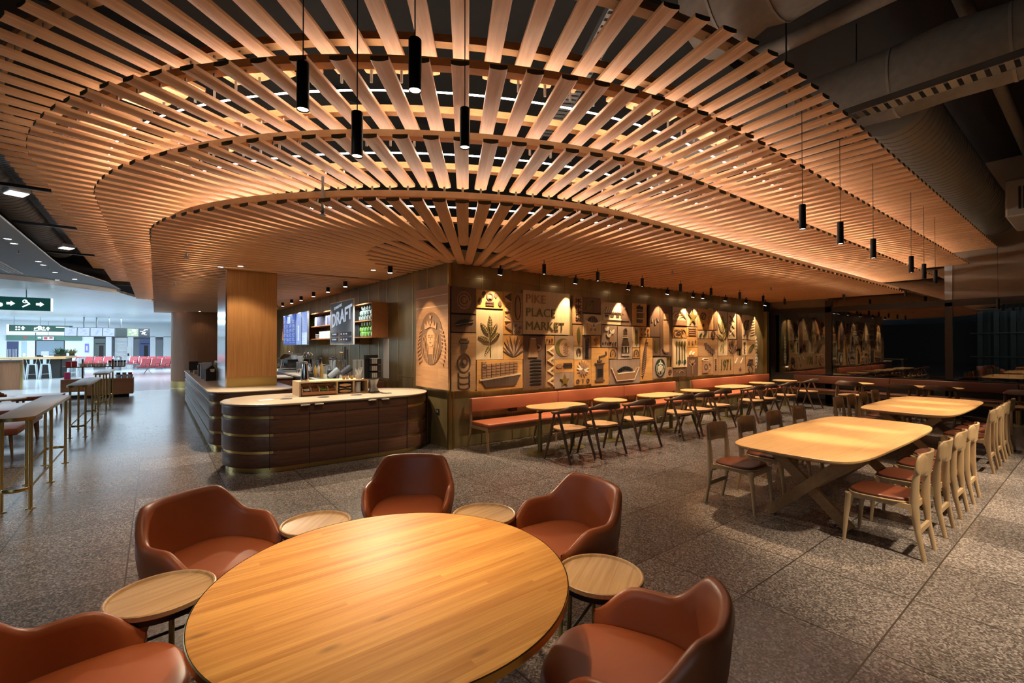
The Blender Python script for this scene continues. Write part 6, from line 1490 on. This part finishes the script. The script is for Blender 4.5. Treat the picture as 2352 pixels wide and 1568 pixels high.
# adjustable wall washers on the mural
for k, x in enumerate((4.6, 6.40, 8.0, 9.42, 10.5, 10.95, 12.06, 13.2, 14.4)):
    t = thing('wall_spotlight', 'black swivel spotlight at the top of the mural wall, %s from the corner' % ('first', 'second', 'third', 'fourth', 'fifth', 'sixth', 'seventh', 'eighth', 'ninth')[k], 'spotlight', (x, 6.28, 2.95), 0, 'swivel spots on the mural')
    d = Vector((0, .28, -1)).normalized(); T = d.to_track_quat('-Z', 'Y').to_matrix().to_4x4()
    part('head', MB().cyl(T @ Vector((0, 0, .05)), T @ Vector((0, 0, -.06)), .042, n=18), 'black_metal', t, 40); part('lens', MB().cyl(T @ Vector((0, 0, -.06)), T @ Vector((0, 0, -.063)), .036, n=18), 'lamp_warm', t); part('bracket', MB().b2((-.01, -.01, .04), (.01, .01, .10)), 'black_metal', t)
    spot((x, 6.295, 2.88), (x, 6.52, 1.9), MS, 62, .3, WARM, .02)
# spotlights along the menu wall
for k, y in enumerate((7.4, 9.72, 10.94, 12.16, 13.4, 14.5, 15.7, 16.7, 18.4)):
    t = thing('wall_spotlight', 'black spotlight along the menu wall, %s from the brass corner' % ('first', 'second', 'third', 'fourth', 'fifth', 'sixth', 'seventh', 'eighth', 'ninth')[k], 'spotlight', (3.12, y, 2.97), 0, 'spots on the menu wall')
    part('head', MB().cyl((0, 0, .06), (0, 0, -.05), .042, n=18), 'black_metal', t, 40); part('lens', MB().cyl((0, 0, -.05), (0, 0, -.053), .036, n=18), 'lamp_warm', t)
    if k == 0: spot((3.10, 7.3, 2.9), (3.74, 7.13, 1.55), 60, 62, .3, WARM, .02)
    elif k == 2: spot((3.12, y, 2.9), (2.95, y, .9), MW, 50, .6, NEUT, .03)
    else: spot((3.12, y, 2.9), (3.5, y-.1, 1.4), MW, 105, .7, NEUT, .03)
for k, (x, y, w) in enumerate(((1.14, 9.06, DL), (.88, 9.35, 0), (3.09, 8.08, DL), (1.38, 22.1, 10))):
    d = thing('recessed_downlight', ['flush downlight in the lowest tier before the pillar', 'flush downlight in the lowest tier close by the pillar top', 'flush downlight in the lowest tier above the island end', 'flush downlight in the lowest tier by the wood end wall'][k], 'downlight', (x, y, 3.05)); part('ring', MB().lathe([(.04, -.002), (.055, -.004), (.055, .02)], 20), 'white_paint', d); part('lens', MB().lathe([(.04, -.001), (0, -.001)], 20), 'lamp_warm', d)
    if w: spot((x, y, 3.03), (x+.1, y-.1, 0), w, 110, .5, WARMW, .04)
spot((.9, 8.5, 3.02), (1.35, 9.9, 1.0), 30, 60, .25, WARM, .03)     # washes the pillar
ls = thing('light_strip', 'thin warm light strip hidden behind the lower edge of the mural boards', 'light strip', (4.2, 6.598, .985)); part('strip', MB().b2((0, -.004, -.004), (10.2, .004, .004)), 'mural_led', ls)
spot((2.1, 5.7, 3.03), (2.4, 7.3, .6), 70, 110, .8, WARMW, .05)  # added fill without a fixture, brightens island front and condiment box
area((18, 1, 3.3), (18.5, .5, 0), 25, 2, 2, (.85, .95, 1))  # added unseen lamp that lifts the shutter out of the dark
# ceiling spots above the open floor beside the communal tables
for k, (x, y, tx, ty, w) in enumerate(((4.1, -.7, 4.4, .5, FS), (5.75, -.8, 6.3, .6, FS), (7.6, -.7, 7.6, .6, FS), (9.4, -.7, 9.3, .6, FS))):
    if w: spot((x, y, 4.05), (tx, ty, 0), w, 42, .9, WARMW, .08)
for sx, sy, tx, ty, w in ((3.05, 8.0, 2.2, 5.7, FL), (1.14, 8.9, .3, 7.6, FL*.7)):
    spot((sx, sy, 3.0), (tx, ty, 0), w, 95, .6, WARMW, .05)
# daylight-white hall lighting
for x, y, w in ((-6, 24, HA), (-1, 30, HA), (-6, 33, HA), (0, 39, HA*1.3), (-6, 42, HA*1.3), (-16, 36, HA)):
    area((x, y, 3.38), (x, y, 0), w, 5, 3, COOL)
for x, y, w in ((-6, -.6, 110), (-6, -5, 160), (-11, 19, HC), (-14, 22, HC)):  # added lamps out of view, cool fill for the floor and canopy
    area((x, y, 3.38), (x, y, 0), w, 4, 4, COOL)
for x, y in ((-6.5, 17), (-6, 19)):
    area((x, y, 3.45), (x, y, 0), HB, 1.5, 3, (.85, .93, 1))
w_ = bpy.data.worlds.new('world'); SC.world = w_; w_.use_nodes = True
w_.node_tree.nodes['Background'].inputs[0].default_value = (.6, .62, .66, 1); w_.node_tree.nodes['Background'].inputs[1].default_value = .0 + WS
SC.view_settings.view_transform = 'Standard'; SC.view_settings.look = 'None'; SC.view_settings.gamma = 1; SC.view_settings.use_curve_mapping = False
SC.view_settings.exposure = EXPO
SC.cycles.use_denoising = True; SC.cycles.max_bounces = 7; SC.cycles.diffuse_bounces = 4; SC.cycles.glossy_bounces = 4; SC.cycles.transparent_max_bounces = 8; SC.cycles.sample_clamp_indirect = 6; SC.cycles.caustics_reflective = False; SC.cycles.caustics_refractive = False
